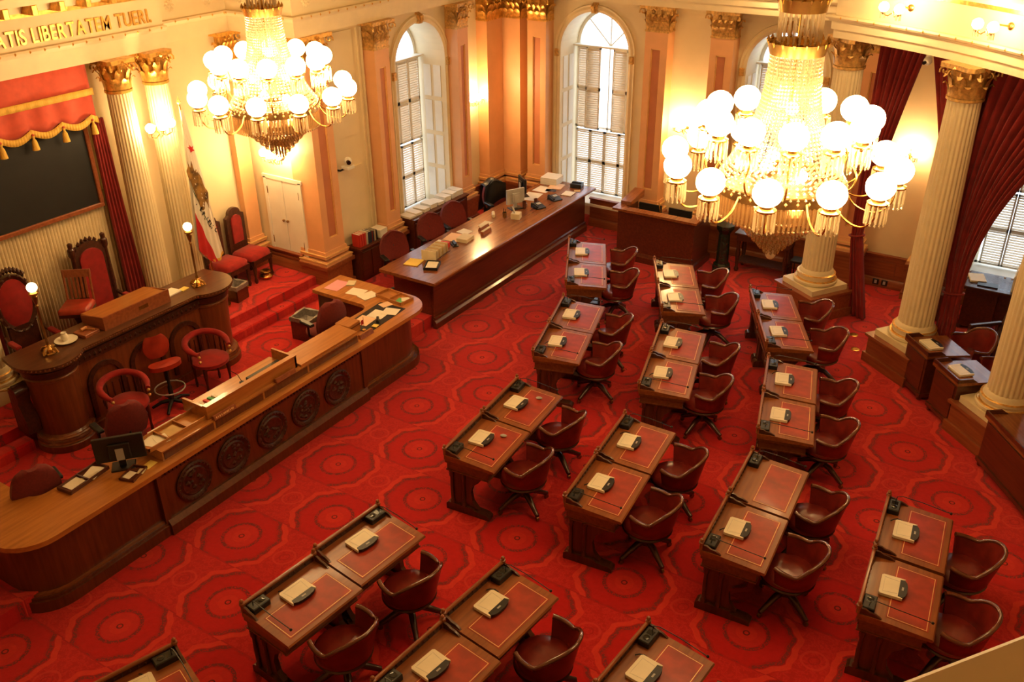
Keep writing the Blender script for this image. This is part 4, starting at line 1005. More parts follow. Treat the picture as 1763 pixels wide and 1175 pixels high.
fl = thing('table_flag', 'tiny red table flag on a thin stick by the card box', 'flag', on_clerk(-7.70, 8.24), 0.3)
obj('base', MB().lathe([(0.025, 0), (0.025, 0.012), (0.006, 0.02), (0.001, 0.02)], 10), 'gold', fl); obj('stick', MB().cyl((0, 0, 0.015), (0, 0, 0.2), 0.003, n=5), 'brass', fl)
obj('cloth', MB().grid(lambda u, v: (0.01 * math.sin(6 * u), -0.07 * u, 0.12 + 0.07 * v - 0.03 * u), 6, 3), 'flagred', fl)
sheet('cream papers on the clerks desk behind the card box', on_clerk(-8.02, 7.86), 0.16, 0.24, 0.0, 'creambook', 3, 'paper', 'paper_stack')

# ------------------------------------------------------------------ speaker's desk
SY = 6.26
sp = thing('speaker_desk', 'tall carved speaker desk with drum ends and beaded top', 'desk', (-9.88, SY, Z1))
ZS = 1.20
def drum(y, r0):
    return [(-0.02 + math.cos(a) * r0 * 1.05, y + math.sin(a) * r0) for a in [PI * 2 * k / 28 for k in range(28)]]
for sd in (-1, 1):
    yc = sd * 1.18
    dr = MB().lathe([(0.36, 0.0), (0.36, 0.09), (0.335, 0.11), (0.345, 0.14), (0.33, 0.18), (0.305, 0.20), (0.275, 0.22), (0.285, 0.60), (0.30, 0.95), (0.315, 0.96), (0.315, 0.985), (0.30, 1.0), (0.31, 1.10), (0.36, 1.13), (0.37, 1.15)], 36, (0, yc, 0))
    d = obj('drum_pedestal', dr, 'speaker', sp)
    obj('carved_band', MB().lathe([(0.305, 1.005), (0.325, 1.02), (0.335, 1.10), (0.31, 1.105)], 36, (0, yc, 0)), 'carve', d)
    obj('brass_bead', MB().lathe([(0.337, 0.10), (0.352, 0.112), (0.345, 0.125), (0.332, 0.178), (0.34, 0.186), (0.325, 0.20)], 36, (0, yc, 0)), 'mahotop', d)
bd = MB().box(-0.28, 0.16, -1.15, 1.15, 0.12, 1.13); bd.box(-0.30, 0.19, -1.1, 1.1, 0.0, 0.12)
obj('body', bd, 'speaker', sp, 0)
for k, y in enumerate((-0.62, 0.0, 0.62)):
    ar = MB(); n = 14
    out = [(y - 0.26, 0.18)] + [(y - 0.26 * math.cos(PI * i / n), 0.62 + 0.26 * math.sin(PI * i / n)) for i in range(n + 1)] + [(y + 0.26, 0.18)]
    inn = [(y - 0.20, 0.18)] + [(y - 0.20 * math.cos(PI * i / n), 0.62 + 0.20 * math.sin(PI * i / n)) for i in range(n + 1)] + [(y + 0.20, 0.18)]
    for i in range(len(out) - 1):
        a, b, c_, e = out[i], out[i + 1], inn[i + 1], inn[i]
        ar.add([(x, *p) for x in (0.16, 0.19) for p in (a, b, c_, e)], [(4, 5, 6, 7), (0, 4, 5, 1), (3, 2, 6, 7)])
    obj('arched_panel', ar, 'carve', sp, 30)
obj('carved_frieze', MB().box(0.16, 0.20, -0.95, 0.95, 0.98, 1.10), 'carve', sp, 0)
fz = MB()
for k in range(26): fz.octa((0.20, -0.92 + 1.84 * k / 25, 1.04), 0.022, 0.038)
obj('frieze_relief', fz, 'carve', sp, 0, kind='stuff')
n = 20
top = [(-0.36, -1.52)] + [(0.40 * math.cos(a), -1.18 + 0.40 * math.sin(a)) for a in [math.radians(-95 + 140 * k / n) for k in range(n + 1)]] + [(0.25, -0.86)]
top = top + [(x, -y) for x, y in top[::-1]]
obj('top', MB().prism(top, 1.15, ZS), 'darktop', sp, 30)
bdm = MB()
for i in range(len(top) - 1):
    a, b = Vector(top[i]), Vector(top[i + 1]); m = max(1, int((b - a).length / 0.032))
    if i == 0: continue
    for k in range(m):
        q = a + (b - a) * ((k + 0.5) / m); bdm.octa((q.x, q.y, 1.175), 0.015, 0.015)
obj('beaded_edge', bdm, 'speaker', sp, 0, kind='stuff')
ZSW = Z1 + ZS
for sd, lab in ((-1, 'left'), (1, 'right')):
    l = thing('desk_lamp', 'tall bronze globe lamp on the %s drum of the speaker desk' % lab, 'lamp', (-9.86, SY + sd * 1.16 + (0.02 if sd < 0 else -0.06), ZSW + 0.001), 0, 'bronze globe lamps on the speaker desk')
    obj('base', MB().lathe([(0.085, 0.0), (0.09, 0.015), (0.05, 0.03), (0.06, 0.06), (0.03, 0.09), (0.02, 0.11)], 8), 'brass', l)
    for k in range(4):
        a = k * PI / 2 + 0.4; obj('scroll_foot', MB().tube([(0.03 * math.cos(a), 0.03 * math.sin(a), 0.08), (0.08 * math.cos(a), 0.08 * math.sin(a), 0.06), (0.11 * math.cos(a), 0.11 * math.sin(a), 0.012)], [0.014, 0.018, 0.014], 6), 'brass', l)
    obj('pole', MB().lathe([(0.014, 0.10), (0.022, 0.13), (0.013, 0.16), (0.015, 0.45), (0.012, 0.60), (0.022, 0.62), (0.012, 0.64), (0.03, 0.70), (0.036, 0.74), (0.02, 0.76)], 10), 'ironbrass', l)
    obj('collar', MB().lathe([(0.03, 0.755), (0.055, 0.77), (0.055, 0.79), (0.03, 0.80)], 14), 'brass', l)
    obj('globe', MB().sphere((0, 0, 0.855), 0.06, 18, 12), 'lampglobe', l)
dsh = thing('porcelain_dish', 'white porcelain dish with small jug on the speaker desk', 'dish', (-9.95, SY - 0.86, ZSW))
obj('plate', MB().lathe([(0.06, 0.0), (0.13, 0.02), (0.135, 0.026), (0.06, 0.010), (0.001, 0.008)], 24), 'porcelain', dsh)
obj('jug', MB().lathe([(0.03, 0.012), (0.045, 0.05), (0.04, 0.085), (0.028, 0.10), (0.034, 0.115), (0.02, 0.11), (0.001, 0.1)], 14, (-0.02, 0.0, 0)), 'porcelain', dsh)
gb = thing('gavel_box', 'shallow wooden box with a gavel on the speaker desk', 'box', (-9.92, SY - 0.60, ZSW), 0.1)
obj('box', MB().bevbox(-0.11, 0.11, -0.11, 0.11, 0, 0.04, 0.005), 'wains', gb); obj('gavel_head', MB().cyl((-0.03, -0.05, 0.062), (-0.03, 0.03, 0.062), 0.022, n=12), 'rosttop', gb); obj('gavel_handle', MB().cyl((-0.03, 0, 0.06), (0.08, 0.06, 0.05), 0.008, n=8), 'rosttop', gb)
le = thing('lectern', 'wooden desktop lectern with small brass plate facing the floor', 'lectern', (-9.90, SY + 0.06, ZSW))
obj('front_board', MB().ext([(0.11, 0), (0.13, 0), (0.13, 0.18), (0.11, 0.18)], -0.50, 0.50), 'wains', le, 0)
for sd in (-1, 1): obj('side_board', MB().ext([(-0.34, 0), (0.11, 0), (0.11, 0.18), (-0.34, 0.10)], *sorted((sd * 0.50, sd * 0.48))), 'wains', le, 0)
obj('slope', MB().ext([(0.10, 0.145), (0.10, 0.16), (-0.36, 0.105), (-0.36, 0.09)], -0.48, 0.48), 'rosttop', le, 0)
obj('brass_plate', MB().box(0.13, 0.134, 0.02, 0.16, 0.07, 0.12), 'brass', le, 0)
sheet('open grey notebook at right of the wooden lectern', (-9.98, SY + 0.72, ZSW + 0.001), 0.18, 0.24, 0.1, 'paper', 3, 'notebook', 'notebook')
sheet('yellow note pad on black holder near the right lamp', (-9.92, SY + 0.90, ZSW + 0.001), 0.09, 0.12, 0.1, 'yellow', 2, 'paper', 'sticky_pad')
# dark carved figure bracket at the desk's left flank
cs = thing('carved_scroll_bracket', 'dark carved scroll bracket at the left flank of the speaker desk', 'bracket', (-10.02, SY - 1.55, Z3), 0)
obj('scroll', MB().ext([(-0.10, 0.0), (0.12, 0.0), (0.14, 0.18), (0.06, 0.40), (0.10, 0.56), (0.02, 0.66), (-0.08, 0.58), (-0.10, 0.3)], -0.08, 0.08), 'carve', cs); obj('volute', MB().cyl((0.02, -0.095, 0.56), (0.02, 0.095, 0.56), 0.08, n=16), 'carve', cs); obj('volute_rod', MB().cyl((-0.02, -0.09, 0.6), (-0.10, -0.26, 0.62), 0.01, n=8), 'ironbrass', cs)

# ================================================================== seats around the rostrum
def office_chair(label, loc, rz, jacket=False):
    "faces -x, back at +x"
    t = thing('office_chair', label, 'chair', loc, rz, 'burgundy office chairs behind the clerks desks')
    st = MB().lathe([(0.001, 0.42), (0.20, 0.42), (0.24, 0.44), (0.24, 0.47), (0.20, 0.50), (0.001, 0.505)], 20)
    obj('seat', st, 'fabric', t, 50)
    def P(u, v, o):
        w_ = 0.245 * (0.80 + 0.20 * math.sin(PI * min(1, v * 1.1 + 0.1))) * (1 if v < 0.75 else math.sqrt(max(0.0, 1 - ((v - 0.75) / 0.27) ** 2)))
        s = u * 2 - 1
        return (0.20 + 0.07 * v + o - 0.05 * s * s + 0.02 * math.sin(PI * v), s * w_, 0.52 + 0.46 * v)
    b = MB(); nu, nv = 12, 12
    b.grid(lambda u, v: P(u, v, 0.0), nu, nv); b.grid(lambda u, v: P(u, v, 0.06), nu, nv)
    n = (nu + 1) * (nv + 1)
    for i in range(nu): b.f += [(i, i + 1, n + i + 1, n + i), (nv * (nu + 1) + i, nv * (nu + 1) + i + 1, n + nv * (nu + 1) + i + 1, n + nv * (nu + 1) + i)]
    for j in range(nv):
        for i in (0, nu): b.f.append((j * (nu + 1) + i, (j + 1) * (nu + 1) + i, n + (j + 1) * (nu + 1) + i, n + j * (nu + 1) + i))
    obj('backrest', b, 'fabric', t, 60)
    obj('back_bar', MB().tube([(0.0, 0, 0.40), (0.22, 0, 0.40), (0.27, 0, 0.48), (0.27, 0, 0.75)], 0.02, 6), 'black', t)
    for sd in (-1, 1):
        a = obj('armrest', MB().bevbox(-0.12, 0.13, sd * 0.26 - 0.04, sd * 0.26 + 0.04, 0.64, 0.675, 0.012), 'black', t)
        obj('arm_support', MB().tube([(0.02, sd * 0.20, 0.44), (0.02, sd * 0.26, 0.46), (0.02, sd * 0.26, 0.645)], 0.018, 6), 'black', a)
    obj('gas_post', MB().lathe([(0.03, 0.08), (0.03, 0.25), (0.02, 0.26), (0.02, 0.42)], 10), 'black', t)
    for k in range(5):
        a = k * 2 * PI / 5; c, s = math.cos(a), math.sin(a)
        l = obj('leg', MB().tube([(0, 0, 0.09), (0.15 * c, 0.15 * s, 0.08), (0.27 * c, 0.27 * s, 0.06)], [0.03, 0.025, 0.018], 6), 'black', t)
        obj('caster', MB().sphere((0.27 * c, 0.27 * s, 0.025), 0.025, 8, 6), 'black', l)
    return t
office_chair('burgundy office chair at the lower left arm of clerks desk', (-8.48, 3.82, Z1), -0.25)
office_chair('burgundy office chair behind the black monitor', (-8.74, 5.10, Z1), -0.2)
office_chair('burgundy office chair beside the wooden waste bin', (-8.54, 8.30, Z1), -0.15)
office_chair('burgundy office chair nearest the row of books', (-8.99, 10.62, Z1), PI - 0.5)
office_chair('burgundy office chair in the middle behind the long desk', (-8.99, 11.60, Z1), PI - 0.5)
office_chair('burgundy office chair in front of the paper stacks', (-8.99, 12.28, Z1), PI - 0.45)
office_chair('burgundy office chair with a black jacket over its back', (-8.99, 13.60, Z1), PI - 0.4)
# jacket hanging over the last chair
def jk(u, v, o):
    s = u * 2 - 1; a = s * 1.15
    return (-0.30 - 0.09 * math.cos(a) * (1 + 0.25 * v) + o + 0.012 * math.sin(9 * u + 5 * v), 0.25 * math.sin(a) * (1.0 + 0.25 * v), 0.99 - 0.50 * v - 0.10 * abs(s) ** 2 + 0.02 * math.cos(12 * u))
jb = MB(); jb.grid(lambda u, v: jk(u, v, 0.0), 20, 10); jb.grid(lambda u, v: (jk(u, v, 0.0)[0] + 0.17 + 0.03 * v, jk(u, v, 0)[1], jk(u, v, 0)[2] + 0.02), 20, 3 + 4)
jb.grid(lambda u, v: (-0.39 + 0.20 * v, 0.235 * math.sin((u * 2 - 1) * 1.15), 0.99 + 0.03 * math.sin(PI * v) - 0.10 * abs(u * 2 - 1) ** 2 + 0.02 * math.cos(12 * u)), 20, 5)
j = solo('jacket', jb, 'black', 'black jacket draped over the burgundy chair back', 'jacket', (-8.99, 13.60, Z1), -0.4, None, 60)

def red_armchair(label, loc, rz):
    "low horseshoe armchair in red velvet, faces -x"
    t = thing('red_armchair', label, 'chair', loc, rz, 'red velvet horseshoe armchairs below the speaker desk')
    pts = []; R_ = []
    for i in range(25):
        a = math.radians(-125 + 250 * i / 24); pts.append((0.03 + 0.25 * math.cos(a) + (0.0 if abs(a) < 1.6 else -0.10 * (abs(a) - 1.6)), 0.27 * math.sin(a), 0.66 + 0.06 * math.cos(a))); R_.append(0.042 if 1 < i < 23 else 0.03)
    obj('arm_roll', MB().tube(pts, R_, 10), 'velvet', t, 60)
    for i in range(3, 22, 2):
        p = pts[i]; obj('spindle', MB().lathe([(0.010, 0.0), (0.016, 0.06), (0.009, 0.12), (0.012, 0.2)], 6, (p[0] * 0.93, p[1] * 0.93, 0.44)), 'chairleg', t)
    st = MB().lathe([(0.001, 0.38), (0.22, 0.38), (0.25, 0.40), (0.25, 0.44), (0.20, 0.475), (0.001, 0.485)], 24, (-0.01, 0, 0))
    obj('seat', st, 'velvet', t, 50)
    for sx in (-0.16, 0.15):
        for sy in (-0.17, 0.17):
            obj('leg', MB().lathe([(0.012, 0.0), (0.02, 0.05), (0.014, 0.15), (0.028, 0.30), (0.028, 0.39)], 8, (sx, sy, 0)), 'chairleg', t)
    for sd in (-1, 1):
        for zz in (0.60, 0.53): obj('arm_knob', MB().sphere((pts[0][0] - 0.01, sd * abs(pts[0][1]), zz), 0.022, 8, 6), 'dullgold', t)
    return t
red_armchair('red velvet horseshoe armchair below left end of speaker desk', (-9.30, 5.60, Z1), PI - 0.25)
red_armchair('red velvet horseshoe armchair below right end of speaker desk', (-9.30, 6.90, Z1), PI - 0.2)
t = thing('drafting_stool', 'brown drafting stool with kidney seat and chrome foot ring', 'stool', (-9.36, 6.26, Z1), PI - 0.3)
kd = [(0.12 * math.cos(a) * (1 - 0.35 * max(0, math.cos(a)) ** 3), 0.21 * math.sin(a)) for a in [2 * PI * k / 28 for k in range(28)]]
obj('seat', MB().prism(kd, 0.60, 0.66), 'leather', t, 40)
bk = MB(); bk.grid(lambda u, v: (0.20 - 0.03 * math.cos(PI * (u - 0.5)), (u - 0.5) * 0.34 * math.sin(PI * (0.12 + 0.76 * v)) ** 0.5, 0.66 + 0.30 * v), 10, 8); bk.grid(lambda u, v: (0.235 - 0.03 * math.cos(PI * (u - 0.5)), (u - 0.5) * 0.34 * math.sin(PI * (0.12 + 0.76 * v)) ** 0.5, 0.66 + 0.30 * v), 10, 8)
obj('backrest', bk, 'leather', t, 60)
obj('post', MB().lathe([(0.035, 0.08), (0.03, 0.30), (0.02, 0.32), (0.02, 0.60)], 10), 'black', t)
obj('foot_ring', MB().tube([(0.19 * math.cos(a), 0.19 * math.sin(a), 0.28) for a in [2 * PI * k / 32 for k in range(33)]], 0.010, 6), 'grey', t, 60)
for k in range(5):
    a = k * 2 * PI / 5; c, s = math.cos(a), math.sin(a); obj('leg', MB().tube([(0, 0, 0.10), (0.14 * c, 0.14 * s, 0.09), (0.26 * c, 0.26 * s, 0.035)], [0.03, 0.025, 0.02], 6), 'black', t)

def throne(label, loc, rz, hback, oval, W=0.56):
    "carved throne, faces -x (local), back at +x"
    t = thing('carved_throne', label, 'chair', loc, rz, 'carved thrones behind the speaker desk')
    h = W / 2
    obj('seat', MB().bevbox(-0.26, 0.24, -h + 0.04, h - 0.04, 0.40, 0.50, 0.04), 'velvet', t, 50)
    obj('seat_rail', MB().box(-0.27, 0.26, -h + 0.02, h - 0.02, 0.33, 0.41), 'carve', t, 0)
    zb, zt = 0.56, hback
    if oval:
        zc, ry, rz_ = 1.14, 0.20, 0.33
        fr = MB(); n = 32
        for r0, r1, d in ((1.0, 1.28, 0.05),):
            ring = [[(0.27 + x, ry * q * math.cos(a), zc + rz_ * (q if q == 1 else 1.18) * math.sin(a)) for q, x in ((1.0, 0.0), (1.12, -0.03), (1.30, -0.01), (1.30, 0.05), (1.0, 0.05))] for a in [2 * PI * k / n for k in range(n)]]
            vs = [p for r in ring for p in r]; fr.add(vs, [(i * 5 + j, ((i + 1) % n) * 5 + j, ((i + 1) % n) * 5 + (j + 1) % 5, i * 5 + (j + 1) % 5) for i in range(n) for j in range(5)])
        for k in range(16):
            a = 2 * PI * k / 16; fr.octa((0.25, ry * 1.24 * math.cos(a), zc + rz_ * 1.14 * math.sin(a)), 0.03, 0.03)
        obj('back_frame', fr, 'carve', t, 40)
        pad = MB(); pad.grid(lambda u, v: (0.27 - 0.05 * (1 - v * v), ry * v * math.cos(2 * PI * u), zc + rz_ * v * math.sin(2 * PI * u)), 28, 5)
        obj('back_pad', pad, 'velvet', t, 60)
        cr = MB()
        for k in range(9):
            s = k / 4 - 1; cr.octa((0.28, 0.17 * s, zc + 0.35 + 0.10 * (1 - s * s)), 0.04, 0.05)
        obj('crest', cr, 'carve', t, 0)
        obj('back_support', MB().box(0.25, 0.31, -0.18, 0.18, 0.40, 0.84), 'carve', t, 0)
    else:
        pn = 0.17
        for sd in (-1, 1):
            obj('back_post', MB().lathe([(0.035, 0.36), (0.03, 0.6), (0.04, 0.9), (0.03, zt - 0.22), (0.05, zt - 0.18), (0.05, zt - 0.10), (0.03, zt - 0.08), (0.035, zt - 0.02), (0.001, zt)], 10, (0.27, sd * (h - 0.05), 0)), 'carve', t)
        arch = [(-pn - 0.05, zb)] + [(-(pn + 0.05) * math.cos(PI * i / 12), zt - 0.24 + 0.19 * math.sin(PI * i / 12)) for i in range(13)] + [(pn + 0.05, zb)]
        fm = MB(); m = len(arch); fm.add([(x, y, z) for x in (0.25, 0.31) for y, z in arch], [tuple(range(m)), tuple(range(2 * m - 1, m - 1, -1))] + [(i, (i + 1) % m, m + (i + 1) % m, m + i) for i in range(m)])
        obj('back_frame', fm, 'carve', t, 30)
        inn = [(-pn, zb + 0.05)] + [(-pn * math.cos(PI * i / 12), zt - 0.30 + 0.15 * math.sin(PI * i / 12)) for i in range(13)] + [(pn, zb + 0.05)]
        pd_ = MB(); pd_.add([(x, y, z) for x in (0.225, 0.25) for y, z in inn], [tuple(range(m)), tuple(range(2 * m - 1, m - 1, -1))] + [(i, (i + 1) % m, m + (i + 1) % m, m + i) for i in range(m)])
        obj('back_pad', pd_, 'velvet', t, 30)
        cr = MB()
        for k in range(7):
            s = k / 3 - 1; cr.octa((0.28, 0.18 * s, zt - 0.12 + 0.09 * (1 - s * s)), 0.035, 0.045)
        obj('crest', cr, 'carve', t, 0)
    for sd in (-1, 1):
        a = obj('arm', MB().tube([(0.26, sd * (h - 0.03), 0.74), (0.05, sd * (h - 0.01), 0.70), (-0.18, sd * h, 0.69), (-0.24, sd * h, 0.64)], [0.025, 0.028, 0.032, 0.03], 8), 'carve', t, 60)
        obj('arm_pad', MB().bevbox(-0.12, 0.12, sd * (h - 0.01) - 0.035, sd * (h - 0.01) + 0.035, 0.71, 0.75, 0.01), 'velvet', a)
        obj('arm_post', MB().lathe([(0.02, 0.38), (0.035, 0.48), (0.018, 0.58), (0.03, 0.68)], 8, (-0.2, sd * (h - 0.01), 0)), 'dullgold', t)
        for sx in (-0.23, 0.24): obj('leg', MB().lathe([(0.022, 0), (0.035, 0.05), (0.02, 0.12), (0.035, 0.28), (0.035, 0.36)], 8, (sx, sd * (h - 0.05), 0)), 'carve', t)
    return t
throne('carved throne with oval red velvet back at left of lectern', (-10.74, 5.44, Z3), PI - 0.1, 1.6, True, 0.54)
throne('tall carved throne with arched red velvet back behind lectern', (-10.80, 6.62, Z3), PI - 0.05, 1.62, False, 0.58)
def side_throne(label, loc, rz):
    t = thing('high_back_chair', label, 'chair', loc, rz, 'armless red velvet chairs under the flag')
    obj('seat', MB().bevbox(-0.25, 0.22, -0.23, 0.23, 0.38, 0.48, 0.05), 'velvet', t, 50)
    obj('seat_rail', MB().box(-0.25, 0.24, -0.22, 0.22, 0.31, 0.39), 'carve', t, 0)
    arch = [(-0.20, 0.36)] + [(-0.20, 1.02), (-0.15, 1.04)] + [(-0.13 * math.cos(PI * i / 8), 1.06 + 0.10 * math.sin(PI * i / 8)) for i in range(9)] + [(0.15, 1.04), (0.20, 1.02), (0.20, 0.36)]
    m = len(arch); f = MB(); f.add([(x, y, z) for x in (0.22, 0.28) for y, z in arch], [tuple(range(m)), tuple(range(2 * m - 1, m - 1, -1))] + [(i, (i + 1) % m, m + (i + 1) % m, m + i) for i in range(m)])
    obj('back_frame', f, 'carve', t, 30)
    inn = [(-0.11, 0.58)] + [(-0.11 * math.cos(PI * i / 10), 0.93 + 0.11 * math.sin(PI * i / 10)) for i in range(11)] + [(0.11, 0.58)]
    m = len(inn); f = MB(); f.add([(x, y, z) for x in (0.195, 0.222) for y, z in inn], [tuple(range(m)), tuple(range(2 * m - 1, m - 1, -1))] + [(i, (i + 1) % m, m + (i + 1) % m, m + i) for i in range(m)])
    obj('back_pad', f, 'velvet', t, 30)
    for sx in (-0.22, 0.22):
        for sy in (-0.19, 0.19): obj('leg', MB().lathe([(0.02, 0), (0.032, 0.04), (0.018, 0.10), (0.032, 0.26), (0.032, 0.33)], 8, (sx, sy, 0)), 'carve', t)
    return t
side_throne('high-back red velvet chair nearer the hanging flag', (-11.05, 8.86, Z3), PI + 0.1)
side_throne('high-back red velvet chair nearer the white double door', (-11.06, 9.36, Z3), PI + 0.1)
t = thing('swivel_bar_stool', 'tall wooden stool chair with slatted back and leather seat', 'stool', (-10.62, 6.02, Z3), PI - 0.9)
obj('seat', MB().bevbox(-0.19, 0.18, -0.19, 0.19, 0.93, 1.0, 0.03), 'leather', t, 50)
obj('seat_frame', MB().box(-0.18, 0.18, -0.18, 0.18, 0.88, 0.93), 'chairleg', t, 0)
for y in (-0.165, 0.165): obj('back_post', MB().cyl((0.17, y, 0.9), (0.24, y, 1.36), 0.016, n=8), 'wains', t)
obj('crest_rail', MB().rbox((0.24, 0, 1.33), (0.025, 0.36, 0.10), 0, 0.15), 'wains', t)
for y in (-0.10, -0.05, 0.0, 0.05, 0.10): obj('back_slat', MB().rbox((0.205, y, 1.15), (0.012, 0.026, 0.30), 0, 0.15), 'wains', t)
obj('post', MB().lathe([(0.03, 0.12), (0.05, 0.3), (0.03, 0.5), (0.05, 0.75), (0.09, 0.88)], 10), 'chairleg', t)
for k in range(4):
    a = PI / 4 + k * PI / 2; c, s = math.cos(a), math.sin(a); obj('leg', MB().tube([(0.04 * c, 0.04 * s, 0.6), (0.16 * c, 0.16 * s, 0.45), (0.2 * c, 0.2 * s, 0.2), (0.26 * c, 0.26 * s, 0.0)], [0.022, 0.02, 0.02, 0.018], 6), 'chairleg', t)

# brass cuspidors, bins
for (x, y, lab) in ((-10.86, 8.92, 'nearer the flag'), (-10.84, 9.42, 'nearer the double door')):
    t = thing('cuspidor', 'polished brass cuspidor under the red chair ' + lab, 'cuspidor', (x, y, Z3), 0, 'brass cuspidors')
    obj('bowl', MB().lathe([(0.06, 0), (0.10, 0.02), (0.11, 0.05), (0.06, 0.09), (0.04, 0.10)], 20), 'brass', t); obj('rim', MB().lathe([(0.04, 0.10), (0.09, 0.13), (0.085, 0.135), (0.035, 0.11)], 20), 'brass', t)
def bin_(label, loc, rz, s, h):
    t = thing('waste_bin', label, 'waste bin', loc, rz)
    th = 0.015
    for a, b, c, d in ((-s, s, -s, -s + th), (-s, s, s - th, s), (-s, -s + th, -s, s), (s - th, s, -s, s)): obj('side', MB().box(a, b, c, d, 0.02, h), 'maho', t, 0)
    obj('bottom', MB().box(-s, s, -s, s, 0, 0.02), 'maho', t, 0)
    lin = MB(); n = 24
    sq = lambda k, q: (max(-1, min(1, 1.5 * math.cos(k * 2 * PI / n))) * q, max(-1, min(1, 1.5 * math.sin(k * 2 * PI / n))) * q)
    rr = random.Random(3); rows = []
    for q, z in ((s + 0.012, h - 0.06), (s + 0.014, h + 0.006), (s - 0.02, h + 0.004), (s - 0.03, h - 0.10), (0.02, h - 0.18)):
        rows.append([(*sq(k, q), z + rr.uniform(-0.008, 0.008)) for k in range(n)])
    lin.add([p for r in rows for p in r], [(i * n + k, i * n + (k + 1) % n, (i + 1) * n + (k + 1) % n, (i + 1) * n + k) for i in range(4) for k in range(n)])
    obj('liner', lin, 'bin', t, 40)
    return t
bin_('square wooden waste bin with plastic liner by burgundy chair', (-9.22, 8.66, Z1), 0.12, 0.17, 0.36)
bin_('small wooden waste bin below the hanging flag', (-10.66, 8.62, Z3), 0.15, 0.13, 0.26)

# ================================================================== rostrum hangings
def cloth(name, fn, nu, nv, m, label=None, cat=None, parent=None, thick=0.012):
    o = obj(name, MB().grid(fn, nu, nv), m, parent, 60)
    md = o.modifiers.new('thickness', 'SOLIDIFY'); md.thickness = thick
    if label: tag(o, label, cat)
    return o
y0, y1 = 5.16, 7.34
cloth('pleated_curtain', lambda u, v: (-11.37 + 0.022 * math.sin(u * 2 * PI * 46) + 0.006 * math.sin(u * 61), y0 + (y1 - y0) * u, Z3 + 0.02 + 2.05 * v), 368, 2, 'pleat', 'cream pleated curtain below the black board', 'curtain')
bdt = thing('display_board', 'large black display board in a reddish wooden frame', 'board', (-11.30, 6.16, 2.42))
obj('panel', MB().box(0, 0.03, -0.92, 0.92, 0.0, 1.55), 'board', bdt, 0)
for a, b, c, d in ((-0.98, 0.98, -0.055, 0.0), (-0.98, 0.98, 1.55, 1.60)): obj('frame_rail', MB().bevbox(0, 0.06, a, b, c, d, 0.01), 'wains', bdt)
for a, b in ((-0.98, -0.92), (0.92, 0.98)): obj('frame_stile', MB().bevbox(0, 0.06, a, b, 0.0, 1.55, 0.01), 'wains', bdt)
va = thing('valance', 'coral red valance with gold fringe above the board', 'valance', (-11.17, 6.22, 3.55))
cloth('upper_cloth', lambda u, v: (0.012 * math.sin(u * 17), -1.08 + 2.12 * u, 0.36 + 0.40 * v), 40, 3, 'valance', parent=va)
per = 0.425
scal = lambda y: -0.075 * abs(math.sin(PI * (y - 0.10) / per))
cloth('lower_cloth', lambda u, v: (-0.015 + 0.012 * math.sin(u * 40), -1.08 + 2.12 * u, (0.06 + scal(-1.08 + 2.12 * u)) * (1 - v) + 0.37 * v), 100, 4, 'valance', parent=va)
cloth('straight_fringe', lambda u, v: (0.022 + 0.004 * math.sin(u * 900), -1.085 + 2.13 * u, 0.32 + 0.085 * v), 160, 1, 'fringe', parent=va)
cloth('scalloped_fringe', lambda u, v: (0.012 + 0.004 * math.sin(u * 900), -1.085 + 2.13 * u, scal(-1.08 + 2.12 * u) - 0.01 + 0.085 * v), 200, 1, 'fringe', parent=va)
for k in range(-2, 3):
    y = 0.10 + k * per
    if abs(y) > 1.0: continue
    ta = obj('tassel', MB().lathe([(0.012, 0.05), (0.018, 0.03), (0.014, 0.0), (0.03, -0.03), (0.045, -0.14), (0.001, -0.14)], 12, (0.03, y, -0.04)), 'fringe', va)
    obj('tassel_cap', MB().sphere((0.03, y, 0.005), 0.018, 8, 6), 'valance', ta)
for sd, yy, lab in ((1, 7.27, 'right'), (-1, 5.20, 'left')):
    def fn(u, v, yy=yy, sd=sd):
        s = (u - 0.5) * (0.20 + 0.12 * (1 - v)); return (-11.22 + 0.035 * math.sin(u * 2 * PI * 5) + 0.01 * math.sin(7 * v), yy + sd * 0.06 * (1 - v) + s, Z3 + 0.01 + 3.05 * v)
    cloth('side_drape', fn, 50, 8, 'drape', 'narrow red drape on the %s of the black board' % lab, 'drape')

# state flag on its pole
fg = thing('state_flag', 'white and red state flag hanging from a pole by the column', 'flag', (-10.66, 8.31, Z3))
obj('stand', MB().lathe([(0.14, 0), (0.14, 0.03), (0.05, 0.06), (0.03, 0.12)], 20), 'brass', fg)
obj('pole', MB().cyl((0, -0.04, 0.05), (0.0, -0.12, 3.12), 0.014, n=8), 'brass', fg); obj('finial', MB().lathe([(0.01, 0), (0.03, 0.03), (0.012, 0.08), (0.001, 0.12)], 8, (0.0, -0.12, 3.12)), 'goldline', fg)
def FL(s, t, o=0.0):
    w_ = 0.022 + 0.185 * t ** 1.0; a = s * 1.25
    y = -0.115 + 0.085 * t + w_ * s + 0.02 * t * math.sin(5 * t)
    x = 0.03 + 0.05 * t * math.cos(a) + 0.014 * t * math.sin(s * 11 + 2 * t) + o
    return (x, y, 3.05 - 2.28 * t + 0.16 * t * (s - 0.3) ** 2)
def patch(s0, s1, t0, t1, m, name, shape=None, o=0.006, nu=14, nv=12):
    mb = MB()
    def f(u, v):
        s, t = s0 + (s1 - s0) * u, t0 + (t1 - t0) * v
        if shape: s, t = shape(u, v)
        return FL(s, t, o)
    mb.grid(f, nu, nv); return obj(name, mb, m, fg, 60)
